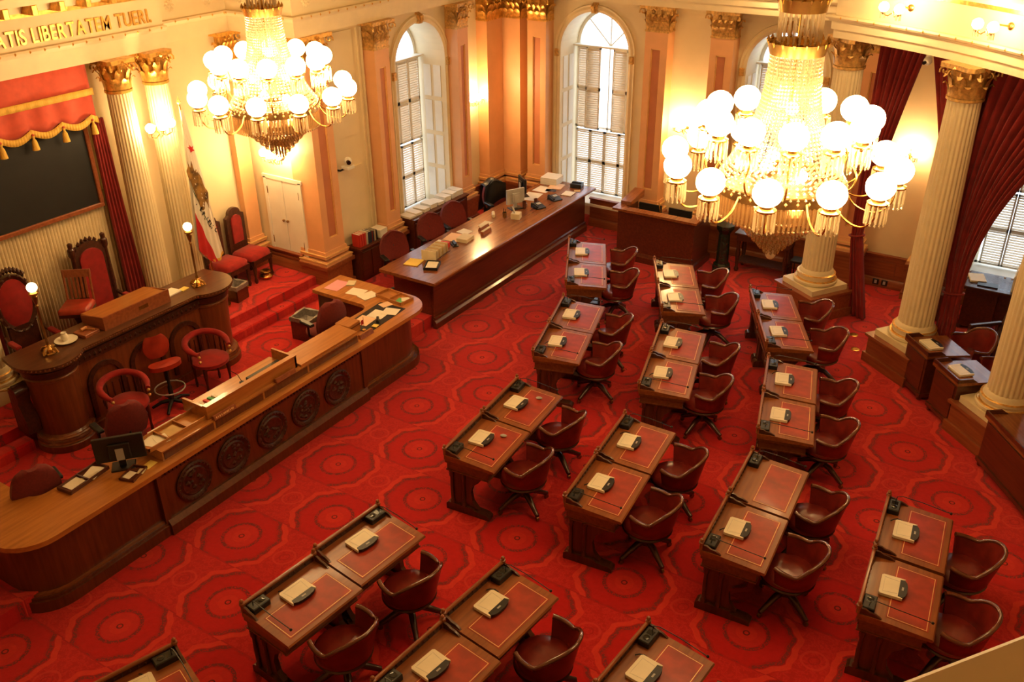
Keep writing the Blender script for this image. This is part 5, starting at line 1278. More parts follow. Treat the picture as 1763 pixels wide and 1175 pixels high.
cl_ = MB(); cl_.grid(lambda u, v: FL(u * 2 - 1, v, 0.0), 28, 40); cl_.grid(lambda u, v: (0.0 - 0.02 * v, FL(u * 2 - 1, v)[1], FL(u * 2 - 1, v)[2]), 28, 6)
obj('cloth', cl_, 'flagwhite', fg, 60)
patch(-0.62, 0.50, 0.34, 0.62, 'flagbrown', 'animal_print', lambda u, v: (-0.85 + 0.95 * v * 0.9 + (u - 0.5) * (1.25 + 0.8 * math.sin(PI * v)) + 0.12 * math.sin(11 * v + 6 * u) + 0.25, 0.36 + 0.26 * v + 0.03 * math.sin(9 * u)))
patch(-0.9, 0.1, 0.5, 0.7, 'flaggreen', 'ground_print', lambda u, v: (-0.95 + 1.15 * v + (u - 0.5) * 0.42 * (1 - 0.75 * v), 0.52 + 0.20 * v + 0.045 * u))
patch(-1.0, 0.4, 0.8, 1.0, 'flagred', 'red_stripe', lambda u, v: (-1.0 + 1.35 * u * v ** 0.8, 0.72 + 0.285 * v))
patch(-0.4, 0.4, 0.22, 0.27, 'flagred', 'red_star', lambda u, v: (0.0 + (0.9 if int(u * 10) % 2 else 0.45) * v * math.cos(2 * PI * u), 0.245 + (0.028 if int(u * 10) % 2 else 0.013) * v * math.sin(2 * PI * u)), 0.008, 10, 3)
patch(-1.0, 1.0, 0.985, 1.005, 'fringe', 'gold_fringe', None, 0.004, 30, 2)
ls, tot = letter_meshes('REPUBLIC', 0.085, 0.001)
for i, (me, x) in enumerate(ls):
    s = -0.80 + 1.35 * i / 7; tt = 0.645 + 0.15 * i / 7; p = FL(s, tt, 0.010)
    mm = me.copy(); mm.materials.clear(); mm.materials.append(M['black'])
    o = obj('letter', mm, None, fg, loc=p); o.rotation_euler = (PI / 2, math.radians(48), PI / 2)

# ================================================================== long desk at the far left
ld = thing('long_desk', 'long mahogany desk running towards the bright window', 'desk', (-8.3, 12.6, 0))
obj('front', MB().box(0.25, 0.30, -2.42, 2.46, 0.0, 0.85), 'maho', ld, 0)
obj('end_panel', MB().box(-0.48, 0.26, -2.42, -2.37, Z1 + 0.001, 0.85), 'maho', ld, 0)
obj('far_end_panel', MB().box(-0.48, 0.26, 2.41, 2.46, Z1 + 0.001, 0.85), 'maho', ld, 0)
obj('plinth', MB().ext([(0.29, 0.0), (0.36, 0.0), (0.36, 0.10), (0.33, 0.13), (0.31, 0.16), (0.29, 0.16)], -2.46, 2.46), 'maho', ld, 0)
obj('plinth_bead', MB().ext([(0.30, 0.15), (0.335, 0.15), (0.335, 0.175), (0.30, 0.185)], -2.45, 2.46), 'maho', ld, 0)
obj('top_moulding', MB().ext([(0.28, 0.76), (0.32, 0.78), (0.42, 0.84), (0.42, 0.85), (0.28, 0.85)], -2.50, 2.47), 'maho', ld, 0)
obj('top', MB().ext([(-0.56, 0.85), (0.50, 0.85), (0.52, 0.86), (0.52, 0.89), (0.50, 0.90), (-0.56, 0.90)], -2.66, 2.48), 'mahotop', ld, 0)
ZL = 0.9001
sheet('bright yellow paper at the near end of the long desk', (-8.55, 10.42, ZL), 0.24, 0.26, 0.2, 'yellow', 2)
tray('letter_tray', 'black letter tray of white papers on the long desk', (-8.20, 10.44, ZL), 0.45, 0.22, 0.30, 0.045, 1, 'black')
sheet('white papers in the black letter tray', (-8.20, 10.44, ZL + 0.013), 0.17, 0.24, 0.45, 'paper', 4, 'paper', 'paper_stack')
fb = thing('file_rack', 'cream file rack full of tan folders on the long desk', 'file rack', (-8.42, 10.86, ZL), 0.15)
obj('back_board', MB().box(-0.13, 0.13, -0.27, -0.255, 0, 0.17), 'creambook', fb, 0); obj('base', MB().box(-0.12, 0.12, -0.26, 0.24, 0, 0.012), 'maho', fb, 0)
for k in range(11): obj('folder', MB().rbox((0, -0.22 + k * 0.04, 0.085), (0.21, 0.012, 0.145), 0, 0.0), 'creambook' if k % 3 else 'tanbook', fb, 0)
solo('card_box', MB().bevbox(-0.08, 0.08, -0.06, 0.06, 0, 0.08, 0.005), 'redbook', 'small red box behind the tan folders', 'box', (-8.52, 11.20, ZL), 0.2)
pk = thing('hole_punch', 'black desk punch beside the small red box', 'tool', (-8.42, 11.34, ZL), 0.9)
obj('base', MB().box(-0.05, 0.05, -0.09, 0.09, 0, 0.02), 'black', pk, 0); obj('lever', MB().ext([(-0.02, 0.02), (0.02, 0.02), (0.02, 0.06), (-0.02, 0.05)], -0.08, 0.08), 'black', pk, 0)
sheet('white sheet before the first peach papers', (-8.66, 11.28, ZL), 0.22, 0.26, 0.1)
sheet('peach papers in the middle of the long desk', (-8.62, 11.60, ZL), 0.26, 0.34, 0.15, 'peachpaper', 2)
sheet('white sheet after the first peach papers', (-8.62, 11.92, ZL), 0.22, 0.2, -0.1)
solo('card_box', MB().bevbox(-0.10, 0.10, -0.13, 0.13, 0, 0.06, 0.004), 'creambook', 'low cream card box by the peach papers', 'box', (-8.40, 11.62, ZL), 0.1)
for k, (x, y) in enumerate(((-8.42, 12.20), (-8.28, 12.06))):
    b = thing('stamp_box', 'wooden stamp holder %s the desk front' % ('farther from' if k == 0 else 'closer to'), 'box', (x, y, ZL), 0.05, 'wooden stamp holders on the long desk')
    obj('body', MB().ext([(-0.035, 0), (0.035, 0), (0.02, 0.06), (-0.02, 0.06)], -0.13, 0.13), 'wains', b, 0); obj('top_edge', MB().box(-0.022, 0.022, -0.13, 0.13, 0.06, 0.07), 'creambook', b, 0)
sheet('cream slips behind the wooden stamp holders', (-8.52, 12.40, ZL), 0.16, 0.26, 0.1, 'creambook')
tb = thing('tissue_box', 'cream tissue box with a tissue pulled up', 'tissue box', (-8.22, 12.92, ZL), 0.3)
obj('box', MB().bevbox(-0.08, 0.08, -0.08, 0.08, 0, 0.10, 0.005), 'creambook', tb); obj('tissue', MB().grid(lambda u, v: (-0.02 + 0.05 * (u - 0.5) - 0.03 * v, 0.05 * math.sin(5 * u), 0.10 + 0.11 * v * (0.7 + 0.3 * math.cos(9 * u))), 10, 5), 'paper', tb)
pt = thing('pencil_cup', 'small wire cup of pens behind the tissue box', 'cup', (-8.42, 12.86, ZL))
obj('cup', MB().lathe([(0.035, 0), (0.04, 0.09), (0.034, 0.09), (0.03, 0.01), (0.001, 0.01)], 14), 'ironbrass', pt)
for k in range(4): obj('pen', MB().cyl((0.01 * (k - 1.5), 0, 0.012), (0.02 * (k - 1.5), 0.02 * (-1) ** k, 0.15), 0.004, n=5), 'black', pt)
solo('paper_roll', MB().cyl((0, -0.10, 0.03), (0, 0.10, 0.03), 0.03, n=16), 'creambook', 'rolled cream paper beside the pencil cup', 'paper', (-8.62, 12.80, ZL), 0.6)
monitor('grey-backed monitor beside the black jacket on the long desk', (-8.50, 13.33, ZL), -0.5, 0.36, 0.27, m='grey')
monitor('black monitor facing the camera near the corner', (-8.74, 13.98, ZL), 0.9 + PI, 0.36, 0.26)
for k in (0, 1):
    x, y = ((-8.16, 13.58), (-8.12, 14.10))[k]
    ph = thing('telephone', 'black desk telephone %s' % ('beside the small dark cup' if k == 0 else 'nearer the bright window'), 'telephone', (x, y, ZL), -0.4, 'black desk telephones')
    obj('body', MB().ext([(-0.10, 0), (0.10, 0), (0.10, 0.02), (-0.10, 0.07)], -0.10, 0.10), 'black', ph, 0); obj('handset', MB().tube([(-0.08, -0.085, 0.075), (-0.03, -0.085, 0.085), (0.05, -0.085, 0.06), (0.09, -0.085, 0.045)], [0.024, 0.016, 0.016, 0.024], 8), 'black', ph); obj('display', MB().rbox((-0.035, 0.03, 0.06), (0.06, 0.09, 0.004), 0, 0.24), 'grey', ph, 0)
for nm, (x, y), h_ in (('tall', (-8.36, 13.42), 0.13), ('round', (-8.30, 13.72), 0.10)):
    c = thing('cup', '%s dark cup between the telephones and monitor' % nm, 'cup', (x, y, ZL)); obj('body', MB().lathe([(0.032, 0), (0.036, h_), (0.03, h_), (0.028, 0.01), (0.001, 0.01)], 14), 'maho', c); obj('handle', MB().tube([(0.034, 0, h_ * 0.8), (0.06, 0, h_ * 0.7), (0.058, 0, h_ * 0.35), (0.033, 0, h_ * 0.25)], 0.005, 5), 'maho', c)
sheet('large pale sheet left of the second telephone', (-8.58, 14.02, ZL), 0.30, 0.44, 0.15, 'paper')
sheet('second pale sheet farther along the desk', (-8.60, 14.48, ZL), 0.30, 0.32, 0.0, 'paper')
sheet('peach papers near the far desk end', (-8.46, 14.74, ZL), 0.26, 0.30, 0.2, 'peachpaper', 2)
sheet('blue-black folder under the far peach papers', (-8.44, 14.50, ZL), 0.20, 0.14, 0.3, 'bluebook')
sheet('white pad near the far front edge', (-8.06, 14.50, ZL), 0.20, 0.24, 0.1, 'paper', 2, 'paper', 'note_pad')
sheet('small orange card beside the white pad', (-8.00, 14.74, ZL), 0.12, 0.10, 0.5, 'tanbook')
sheet('big stack of white documents at the far desk end', (-8.66, 14.92, ZL), 0.34, 0.34, 0.1, 'paper', 22, 'papers', 'paper_stack')
pr = thing('label_printer', 'small black label printer at the far desk end', 'printer', (-8.12, 14.94, ZL), 0.2)
obj('body', MB().bevbox(-0.11, 0.11, -0.10, 0.10, 0, 0.08, 0.01), 'black', pr); obj('feed_slot', MB().box(-0.09, 0.09, -0.02, 0.02, 0.08, 0.10), 'black', pr, 0)

# ================================================================== low bookcases
def bookcase(label, y0, y1, h, x1):
    t = thing('low_bookcase', label, 'bookcase', (-10.08, (y0 + y1) / 2, Z1)); L = (y1 - y0) / 2; D = x1 + 10.08
    obj('carcass', MB().box(0.0, D - 0.04, -L + 0.02, L - 0.02, 0, h - 0.05), 'maho', t, 0)
    obj('top', MB().ext([(0, h - 0.05), (D - 0.03, h - 0.05), (D, h - 0.02), (D, h), (0, h)], -L, L), 'maho', t, 0)
    n = 3
    for k in range(n):
        a = -L + 0.04 + (2 * L - 0.08) * k / n; b = -L + 0.04 + (2 * L - 0.08) * (k + 1) / n
        obj('door', MB().bevbox(D - 0.04, D - 0.025, a + 0.01, b - 0.01, 0.06, h - 0.08, 0.004), 'maho', t)
    return t
bookcase('low dark bookcase carrying the row of books', 10.56, 11.36, 0.60, -9.76)
bookcase('low dark bookcase carrying paper stacks below left window', 11.93, 13.60, 0.68, -9.70)
y = 10.62
bl_ = [('redbook', 0.055, 0.22, 'tall red book at the near end of the row'), ('redbook', 0.055, 0.22, 'second tall red book in the row'), ('redbook', 0.05, 0.215, 'third tall red book in the row'), ('creambook', 0.025, 0.22, 'thin cream book beside the red books'),
       ('paper', 0.02, 0.215, 'thin white book beside the navy ones'), ('bluebook', 0.05, 0.20, 'first thick navy book in the row'), ('bluebook', 0.045, 0.20, 'second thick navy book in the row'), ('leather', 0.022, 0.185, 'slim maroon book between navy books'), ('bluebook', 0.03, 0.19, 'slim navy book after the maroon one'),
       ('creambook', 0.022, 0.18, 'slim cream book near the paper stack'), ('creambook', 0.02, 0.175, 'last pale book before the black one'), ('black', 0.028, 0.18, 'black book next to the paper stack')]
for m, w_, h_, lab in bl_:
    b = thing('book', lab, 'book', (-9.92, y + w_ / 2, Z1 + 0.601), 0.0, 'books in a row on the low bookcase')
    cv = MB().box(-0.08, 0.085, -w_ / 2, -w_ / 2 + 0.004, 0, h_); cv.box(-0.08, 0.085, w_ / 2 - 0.004, w_ / 2, 0, h_); cv.box(0.08, 0.085, -w_ / 2, w_ / 2, 0, h_)
    obj('cover', cv, m, b, 0); obj('pages', MB().box(-0.075, 0.08, -w_ / 2 + 0.004, w_ / 2 - 0.004, 0.004, h_ - 0.006), 'paper', b, 0)
    y += w_ + 0.002
sheet('thick white paper stack at the end of the book row', (-9.93, 11.22, Z1 + 0.601), 0.22, 0.20, 0.05, 'paper', 24, 'papers', 'paper_stack', 'white paper stacks on the bookcases')
for k, (yy, n, lab) in enumerate(((12.02, 6, 'nearest low stack of papers below the left window'), (12.20, 8, 'second stack of papers below the left window'), (12.42, 10, 'third stack of papers below the left window'), (12.64, 13, 'fourth stack of papers below the left window'), (12.86, 9, 'middle stack of papers below the left window'),
                                  (13.07, 15, 'sixth stack of papers below the left window'), (13.27, 16, 'seventh stack of papers below the left window'), (13.46, 17, 'tallest farthest stack of papers below the left window'))):
    sheet(lab, (-9.93, yy, Z1 + 0.681), 0.26, 0.17, random.uniform(-0.1, 0.1), 'paper', n, 'papers', 'paper_stack', 'white paper stacks on the bookcases')

# remote camera on the niche
pc = thing('wall_camera', 'white remote camera on a bracket in the wall niche', 'camera', (-10.11, 10.62, 2.16))
obj('bracket', MB().tube([(-0.035, -0.08, -0.05), (0.06, -0.06, -0.05), (0.12, 0.02, -0.02)], 0.018, 6), 'black', pc); obj('arm_plate', MB().bevbox(0.05, 0.2, -0.03, 0.14, -0.03, 0.02, 0.01), 'white', pc)
hd = obj('head', MB().sphere((0.13, 0.06, 0.09), 0.065, 16, 10), 'white', pc); obj('lens', MB().cyl((0.16, 0.03, 0.09), (0.205, 0.0, 0.085), 0.035, n=14), 'screen', hd)

# ================================================================== enclosed clerk station at the far wall
ls_ = thing('clerk_station', 'boxed mahogany station with raised rim by the far wall', 'lectern', (-6.15, 14.55, 0))
obj('front', MB().box(-0.72, 0.74, -0.34, -0.30, 0.0, 0.92), 'maho', ls_, 0)
for x in (-0.72, 0.70): obj('side', MB().box(x, x + 0.04, -0.30, 0.42, 0.0, 0.92), 'maho', ls_, 0)
obj('plinth', MB().ext([(-0.39, 0), (-0.33, 0), (-0.33, 0.17), (-0.36, 0.15), (-0.37, 0.12), (-0.39, 0.11)], -0.76, 0.78, 0), 'maho', ls_, 0)
obj('side_plinth', MB().box(0.73, 0.79, -0.36, 0.42, 0.0, 0.12), 'maho', ls_, 0)
rm = MB(); rm.box(-0.80, 0.80, -0.42, -0.24, 0.92, 0.96); rm.box(-0.80, -0.62, -0.24, 0.42, 0.92, 0.96); rm.box(0.62, 0.80, -0.24, 0.42, 0.92, 0.96)
obj('rim', rm, 'mahotop', ls_, 0)
obj('raised_case', MB().ext([(-0.16, 0.96), (0.40, 0.96), (0.40, 1.10), (-0.16, 1.02)], -0.76, -0.56, 0), 'mahotop', ls_, 0)
obj('inner_shelf', MB().box(-0.68, 0.70, -0.30, 0.42, 0.70, 0.73), 'maho', ls_, 0)
for k, (m, x) in enumerate((('nearer the bright window', -0.28), ('nearer the marble pedestal', 0.30))):
    s = thing('low_monitor', 'low dark monitor in the clerk station ' + m, 'monitor', (-6.15 + x, 14.62, 0.731)); obj('screen_case', MB().rbox((0, 0.0, 0.13), (0.44, 0.03, 0.22), 0, 0), 'black', s, 0); obj('foot', MB().box(-0.08, 0.08, -0.06, 0.06, 0, 0.03), 'black', s, 0)
gm = thing('gooseneck_lamp', 'brass gooseneck lamp standing in the clerk station', 'lamp', (-6.15, 14.44, 0.731)); obj('stem', MB().tube([(0, 0, 0.02), (-0.02, 0.02, 0.2), (-0.06, 0.04, 0.34)], 0.008, 6), 'brass', gm); obj('base', MB().lathe([(0.05, 0), (0.05, 0.015), (0.001, 0.02)], 12), 'brass', gm)
mp = thing('marble_pedestal', 'dark green marble pedestal column beside the clerk station', 'pedestal', (-5.00, 14.62, 0))
obj('base', MB().lathe([(0.17, 0), (0.17, 0.06), (0.15, 0.08), (0.155, 0.12), (0.12, 0.15)], 8), 'marble', mp); obj('shaft', MB().lathe([(0.11, 0.15), (0.105, 0.45), (0.095, 0.70)], 16), 'marble', mp); obj('top', MB().lathe([(0.095, 0.70), (0.13, 0.76), (0.16, 0.80), (0.16, 0.86), (0.001, 0.86)], 8), 'marble', mp)
tw = thing('side_table', 'dark wooden side table against the far wall below chandelier', 'table', (-4.35, 14.90, 0))
obj('top', MB().bevbox(-0.50, 0.50, -0.22, 0.22, 0.68, 0.72, 0.008), 'carve', tw); obj('apron', MB().box(-0.46, 0.46, -0.19, 0.19, 0.58, 0.68), 'carve', tw, 0); obj('lower_shelf', MB().box(-0.44, 0.44, -0.17, 0.17, 0.16, 0.19), 'carve', tw, 0)
for sx in (-0.42, 0.42):
    for sy in (-0.16, 0.16): obj('leg', MB().lathe([(0.03, 0), (0.045, 0.04), (0.025, 0.1), (0.045, 0.35), (0.025, 0.5), (0.04, 0.58)], 8, (sx, sy, 0)), 'carve', tw)
sc_ = thing('small_stand', 'small dark stand with tray between side table and column', 'stand', (-3.72, 14.86, 0)); obj('tray', MB().bevbox(-0.13, 0.13, -0.12, 0.12, 0.36, 0.40, 0.006), 'black', sc_)
for sx in (-0.1, 0.1):
    for sy in (-0.09, 0.09): obj('leg', MB().cyl((sx, sy, 0), (sx, sy, 0.36), 0.012, n=6), 'black', sc_)
for k, x in enumerate((-2.52, -2.38)):
    o = thing('wall_socket', 'black wall socket plate, %s of the two by drape' % ('left' if k == 0 else 'right'), 'socket', (x, YB - 0.075, 0.10), 0, 'wall sockets'); obj('plate', MB().bevbox(-0.05, 0.05, -0.02, 0.0, -0.05, 0.05, 0.006), 'black', o); obj('outlet', MB().box(-0.02, 0.02, -0.024, -0.02, -0.03, 0.03), 'grey', o, 0)

# side aisle behind the right columns
td = thing('aisle_desk', 'dark carved desk with papers below the right shuttered window', 'desk', (-0.45, 14.72, 0))
obj('top', MB().bevbox(-0.66, 1.1, -0.34, 0.34, 0.68, 0.73, 0.01), 'carve', td)
for x in (-0.62, 0.55): obj('drawer_pedestal', MB().box(x, x + 0.45, -0.30, 0.30, 0.06, 0.68), 'carve', td, 0)
obj('modesty_panel', MB().box(-0.2, 0.6, -0.25, -0.22, 0.2, 0.68), 'carve', td, 0)
for x in (-0.6, -0.2, 0.6, 0.96):
    for sy in (-0.26, 0.26): obj('foot', MB().lathe([(0.03, 0), (0.04, 0.03), (0.03, 0.06)], 8, (x, sy, 0)), 'carve', td)
sheet('white papers at the left end of the carved aisle desk', (-0.98, 14.74, 0.731), 0.22, 0.30, 0.3, 'paper', 5, 'papers', 'paper_stack')
sheet('black folder on the carved aisle desk', (-0.80, 14.56, 0.731), 0.28, 0.16, 0.05, 'black', 3, 'folder', 'folder')
for k, x in enumerate((-0.60, -0.50)):
    c = thing('water_bottle', 'clear plastic bottle on aisle desk, %s of two' % ('left' if k == 0 else 'right'), 'bottle', (x, 14.50, 0.731), 0, 'bottles on the aisle desk'); obj('body', MB().lathe([(0.03, 0), (0.032, 0.02), (0.032, 0.13), (0.014, 0.17), (0.014, 0.19)], 12), 'glass', c); obj('cap', MB().lathe([(0.016, 0.19), (0.016, 0.21), (0.001, 0.21)], 10), 'grey', c)
cp = thing('copier', 'cream office copier with orange label at the right edge', 'copier', (-0.24, 14.76, 0.731)); obj('body', MB().bevbox(-0.24, 0.36, -0.28, 0.26, 0, 0.26, 0.02), 'creambook', cp); obj('lid', MB().bevbox(-0.22, 0.34, -0.26, 0.24, 0.26, 0.34, 0.015), 'creambook', cp); obj('slot', MB().box(-0.16, 0.30, -0.287, -0.28, 0.19, 0.22), 'black', cp, 0); obj('tray', MB().box(-0.12, 0.26, -0.34, -0.28, 0.13, 0.145), 'black', cp, 0); obj('label', MB().box(-0.14, 0.0, -0.284, -0.28, 0.04, 0.11), 'tanbook', cp, 0)
sd2 = thing('bin_cabinet', 'small dark cabinet left of the carved aisle desk', 'cabinet', (-1.32, 14.62, 0)); obj('case', MB().bevbox(-0.14, 0.14, -0.16, 0.16, 0.02, 0.45, 0.006), 'carve', sd2); obj('top', MB().box(-0.16, 0.16, -0.18, 0.18, 0.45, 0.47), 'carve', sd2, 0)
dc = thing('dark_lounge_chair', 'dark wooden armchair standing in the aisle behind right columns', 'chair', (-0.46, 13.22, 0), 0.75)
obj('seat', MB().bevbox(-0.26, 0.24, -0.25, 0.25, 0.36, 0.44, 0.03), 'carve', dc); obj('back', MB().rbox((0.28, 0, 0.70), (0.05, 0.50, 0.62), 0, 0.25), 'carve', dc, 0)
for sd in (-1, 1):
    obj('arm', MB().bevbox(-0.24, 0.26, sd * 0.27 - 0.03, sd * 0.27 + 0.03, 0.60, 0.635, 0.01), 'carve', dc)
    for sx in (-0.22, 0.22): obj('leg', MB().box(sx - 0.025, sx + 0.025, sd * 0.27 - 0.025, sd * 0.27 + 0.025, 0, 0.60), 'carve', dc, 0)

# red drapes tied to the columns
def drape(label, TL, TR, tie, bot, ztie=1.30, wt=0.10, wb=0.16, folds=9, ztop=4.36, power=1.6):
    TL, TR, tie, bot = (Vector(p) for p in (TL, TR, tie, bot)); ax = (TR - TL).normalized(); nr = Vector((-ax.y, ax.x))
    def fn(u, v):
        if v > 0.32:
            k = (v - 0.32) / 0.68; z = ztie + (ztop - ztie) * k
            e = k ** (1 / power); a = tie - ax * wt; b = tie + ax * wt
            L = a + (TL - a) * (k ** 0.8); R_ = b + (TR - b) * (k ** power if (TR - tie).length > (TL - tie).length else k ** 0.8)
            L = a + (TL - a) * (k ** (power if (TL - tie).length > (TR - tie).length else 0.8))
            p = L + (R_ - L) * u; am = 0.03 + 0.03 * k
        else:
            k = v / 0.32; z = 0.01 + (ztie - 0.01) * k; c = bot + (tie - bot) * k; w2 = wb + (wt - wb) * k
            p = c + ax * (u * 2 - 1) * w2; am = 0.045
        am *= 1.0; q = nr * (am * math.sin(u * 2 * PI * folds + 1.2 * math.sin(3 * v)) + 0.02 * math.sin(u * 23))
        return (p.x + q.x, p.y + q.y, z)
    o = cloth('tied_drape', fn, folds * 12, 40, 'drape', label, 'drape')
    b = MB().tube([(tie.x + (wt + 0.03) * (ax.x * math.cos(a)) + 0.09 * nr.x * math.sin(a), tie.y + (wt + 0.03) * ax.y * math.cos(a) + 0.09 * nr.y * math.sin(a), ztie + 0.03 * math.cos(a)) for a in [2 * PI * k / 24 for k in range(25)]], 0.016, 6)
    tb = obj('tie_back', b, 'drape', o); return o
drape('red drape tied back beside the column behind the chandelier', (-2.86, 14.02), (-2.12, 13.62), (-2.70, 14.00), (-2.50, 14.02), 1.35, 0.09, 0.17, 8)
drape('narrow red drape strip left of the tall middle column', (-2.10, 13.60), (-1.70, 13.20), (-1.36, 13.02), (-1.34, 13.02), 1.30, 0.08, 0.10, 5)
drape('wide red drape right of the tall middle column', (-1.52, 13.12), (0.40, 11.98), (-1.10, 12.88), (-1.08, 12.88), 1.22, 0.12, 0.16, 13, power=2.1)

# ================================================================== lamps
GLOBE_MESH = MB().sphere((0, 0, 0), 0.110, 18, 11, 0.95).mesh('globe', 180)
def make_chandelier(label, loc, rz):
    t = thing('chandelier', label, 'chandelier', loc, rz, 'crystal chandeliers')
    obj('stem', MB().cyl((0, 0, 0.3), (0, 0, 4.5), 0.016, n=8), 'brass', t)
    band = MB().lathe([(0.50, -0.045), (0.515, -0.04), (0.515, 0.04), (0.50, 0.045), (0.48, 0.03), (0.48, -0.03)], 64)
    b = obj('band', band, 'ironbrass', t)
    for k in range(36):
        a = 2 * PI * k / 36; 
        obj('band_jewel', MB().octa((0.518 * math.cos(a), 0.518 * math.sin(a), 0), 0.013, 0.018) if k == 0 else b.children[0].data, 'goldline', b, 0, rz=a)
    for r_, z_ in ((0.205, 1.05), (0.175, 1.36)):
        cr = MB().lathe([(r_ * 0.94, z_ - 0.03), (r_ * 1.0, z_ - 0.03), (r_ * 1.12, z_ + 0.06), (r_ * 1.06, z_ + 0.06), (r_ * 0.94, z_ + 0.0)], 32)
        for k in range(16):
            a = 2 * PI * k / 16; cr.octa((r_ * 1.09 * math.cos(a), r_ * 1.09 * math.sin(a), z_ + 0.065), 0.016, 0.035)
        obj('crown', cr, 'brass', t)
    # bead chains from the crown out to the band
    ch = MB(); ns = 56
    def rad(k): return 0.19 + 0.30 * (1 - k) ** 2.6 + 0.02 * (1 - k)
    for i in range(ns):
        a = 2 * PI * i / ns; n = 34
        for j_ in range(n):
            k = j_ / (n - 1); r_ = rad(k); z = 0.03 + 0.99 * k ** 0.92
            ch.octa((r_ * math.cos(a), r_ * math.sin(a), z), 0.012 + 0.006 * (1 - k), 0.017)
    obj('bead_chains', ch, 'beads', t, 0, kind='stuff')
    def prisms(n, r_, z, L, w_=0.011, mb=None):
        mb = mb or MB()
        for i in range(n):
            a = 2 * PI * (i + 0.5 * (n % 2)) / n; x, y = r_ * math.cos(a), r_ * math.sin(a)
            mb.cyl((x, y, z), (x, y, z - L), w_ * 0.8, w_, n=4); mb.octa((x, y, z - L - 0.014), w_ * 1.1, 0.018)
        return mb
    up = prisms(24, 0.158, 1.33, 0.20); prisms(26, 0.195, 1.02, 0.16, mb=up); prisms(30, 0.205, 0.87, 0.05, mb=up)
    obj('upper_prisms', up, 'crystal', t, 0, kind='stuff')
    ba = MB(); prisms(84, 0.495, -0.04, 0.15, 0.013, ba)
    for r_, z, n in ((0.44, -0.13, 72), (0.385, -0.18, 64), (0.33, -0.23, 56), (0.275, -0.28, 46), (0.22, -0.33, 38), (0.165, -0.38, 28), (0.11, -0.43, 20), (0.06, -0.475, 11)):
        prisms(n, r_, z + 0.06, 0.09, 0.013, ba)
    ba.v = [(x, y, z * 1.13) for x, y, z in ba.v]
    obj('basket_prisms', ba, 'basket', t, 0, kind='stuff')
    bt = MB()
    for r_, z in ((0.47, -0.05), (0.35, -0.18), (0.23, -0.31), (0.11, -0.45)):
        bt.lathe([(r_ - 0.008, z), (r_ + 0.008, z + 0.004), (r_ + 0.008, z + 0.014), (r_ - 0.008, z + 0.012)], 36)
    obj('basket_hoop', bt, 'brass', t)
    obj('drop_ball', MB().sphere((0, 0, -0.62), 0.042, 14, 10).sphere((0, 0, -0.56), 0.022, 8, 6), 'crystal', t, 60)
    fl = MB()
    for i in range(40):
        a = 2 * PI * i / 40
        for k in range(7):
            r_ = 0.47 - 0.055 * k; fl.octa((r_ * math.cos(a + k * 0.2), r_ * math.sin(a + k * 0.2), 0.02 + 0.008 * k), 0.016, 0.012)
    obj('tray_beads', fl, 'beads', t, 0, kind='stuff')
    # inner lamps that light the crystal from within
    for k, (x, y, z) in enumerate(((0.06, 0, 0.62), (-0.08, 0.04, 0.45), (0.05, -0.10, 0.25), (0.14, 0.12, 0.10), (-0.16, -0.08, 0.10), (0.0, 0.16, -0.12), (0.05, -0.15, -0.16))):
        obj('inner_globe', MB().sphere((x, y, z), 0.05, 12, 8), 'globe', t, 60)
    # two tiers of twelve arms
    rng = ((0.87, 0.20, 0.0, 12, 8.0), (0.61, 0.55, 0.0, 12, -12.0))
    cup = MB().lathe([(0.012, -0.05), (0.03, -0.03), (0.075, -0.015), (0.08, 0.0), (0.05, 0.01), (0.05, 0.03), (0.03, 0.03), (0.001, 0.02)], 16).mesh('cup')
    fr = MB()
    for i in range(13):
        a = 2 * PI * i / 13; x, y = 0.075 * math.cos(a), 0.075 * math.sin(a); fr.cyl((x, y, -0.015), (x, y, -0.15), 0.007, 0.009, n=4); fr.octa((x, y, -0.163), 0.010, 0.015)
    fr = fr.mesh('prism_fringe', 0)
    for tier, (R_, zg, _, n, ph) in enumerate(rng):
        zc = zg - 0.122
        if tier == 0: pts = [(0.51, 0, 0.0), (0.58, 0, -0.10), (0.69, 0, -0.15), (0.79, 0, -0.14), (0.86, 0, -0.05), (R_, 0, zc)]
        else: pts = [(0.50, 0, 0.02), (0.58, 0, 0.08), (0.61, 0, 0.18), (0.56, 0, 0.28), (0.58, 0, 0.37), (R_, 0, zc)]
        fine = []
        for i in range(len(pts) - 1):
            p0, p1, p2, p3 = (Vector(pts[max(0, min(len(pts) - 1, i + d))]) for d in (-1, 0, 1, 2))
            for s in range(4):
                u = s / 4; fine.append(0.5 * ((2 * p1) + (p2 - p0) * u + (2 * p0 - 5 * p1 + 4 * p2 - p3) * u * u + (3 * p1 - p0 - 3 * p2 + p3) * u ** 3))
        fine.append(Vector(pts[-1])); am = MB().tube(fine, 0.0085, 6).mesh('arm', 60)
        for k in range(n):
            a = math.radians(ph) + 2 * PI * k / n
            ar = obj('arm', am, 'brass', t, rz=a)
            obj('cup', cup, 'brass', ar, loc=(R_, 0, zc)); obj('prism_fringe', fr, 'crystal', ar, loc=(R_, 0, zc), kind='stuff')
            obj('globe', GLOBE_MESH, 'globe', ar, loc=(R_, 0, zg), rz=0)
    return t
ch1 = make_chandelier('larger-looking crystal chandelier at upper right with two rings of globes', (-2.05, 7.20, 4.25), math.radians(-57))
ch2 = copy_tree(ch1); ch2.location = (-8.20, 7.63, 4.01); ch2.rotation_euler = (0, 0, math.radians(-34)); ch2['label'] = 'crystal chandelier at upper left, hanging before the flag'

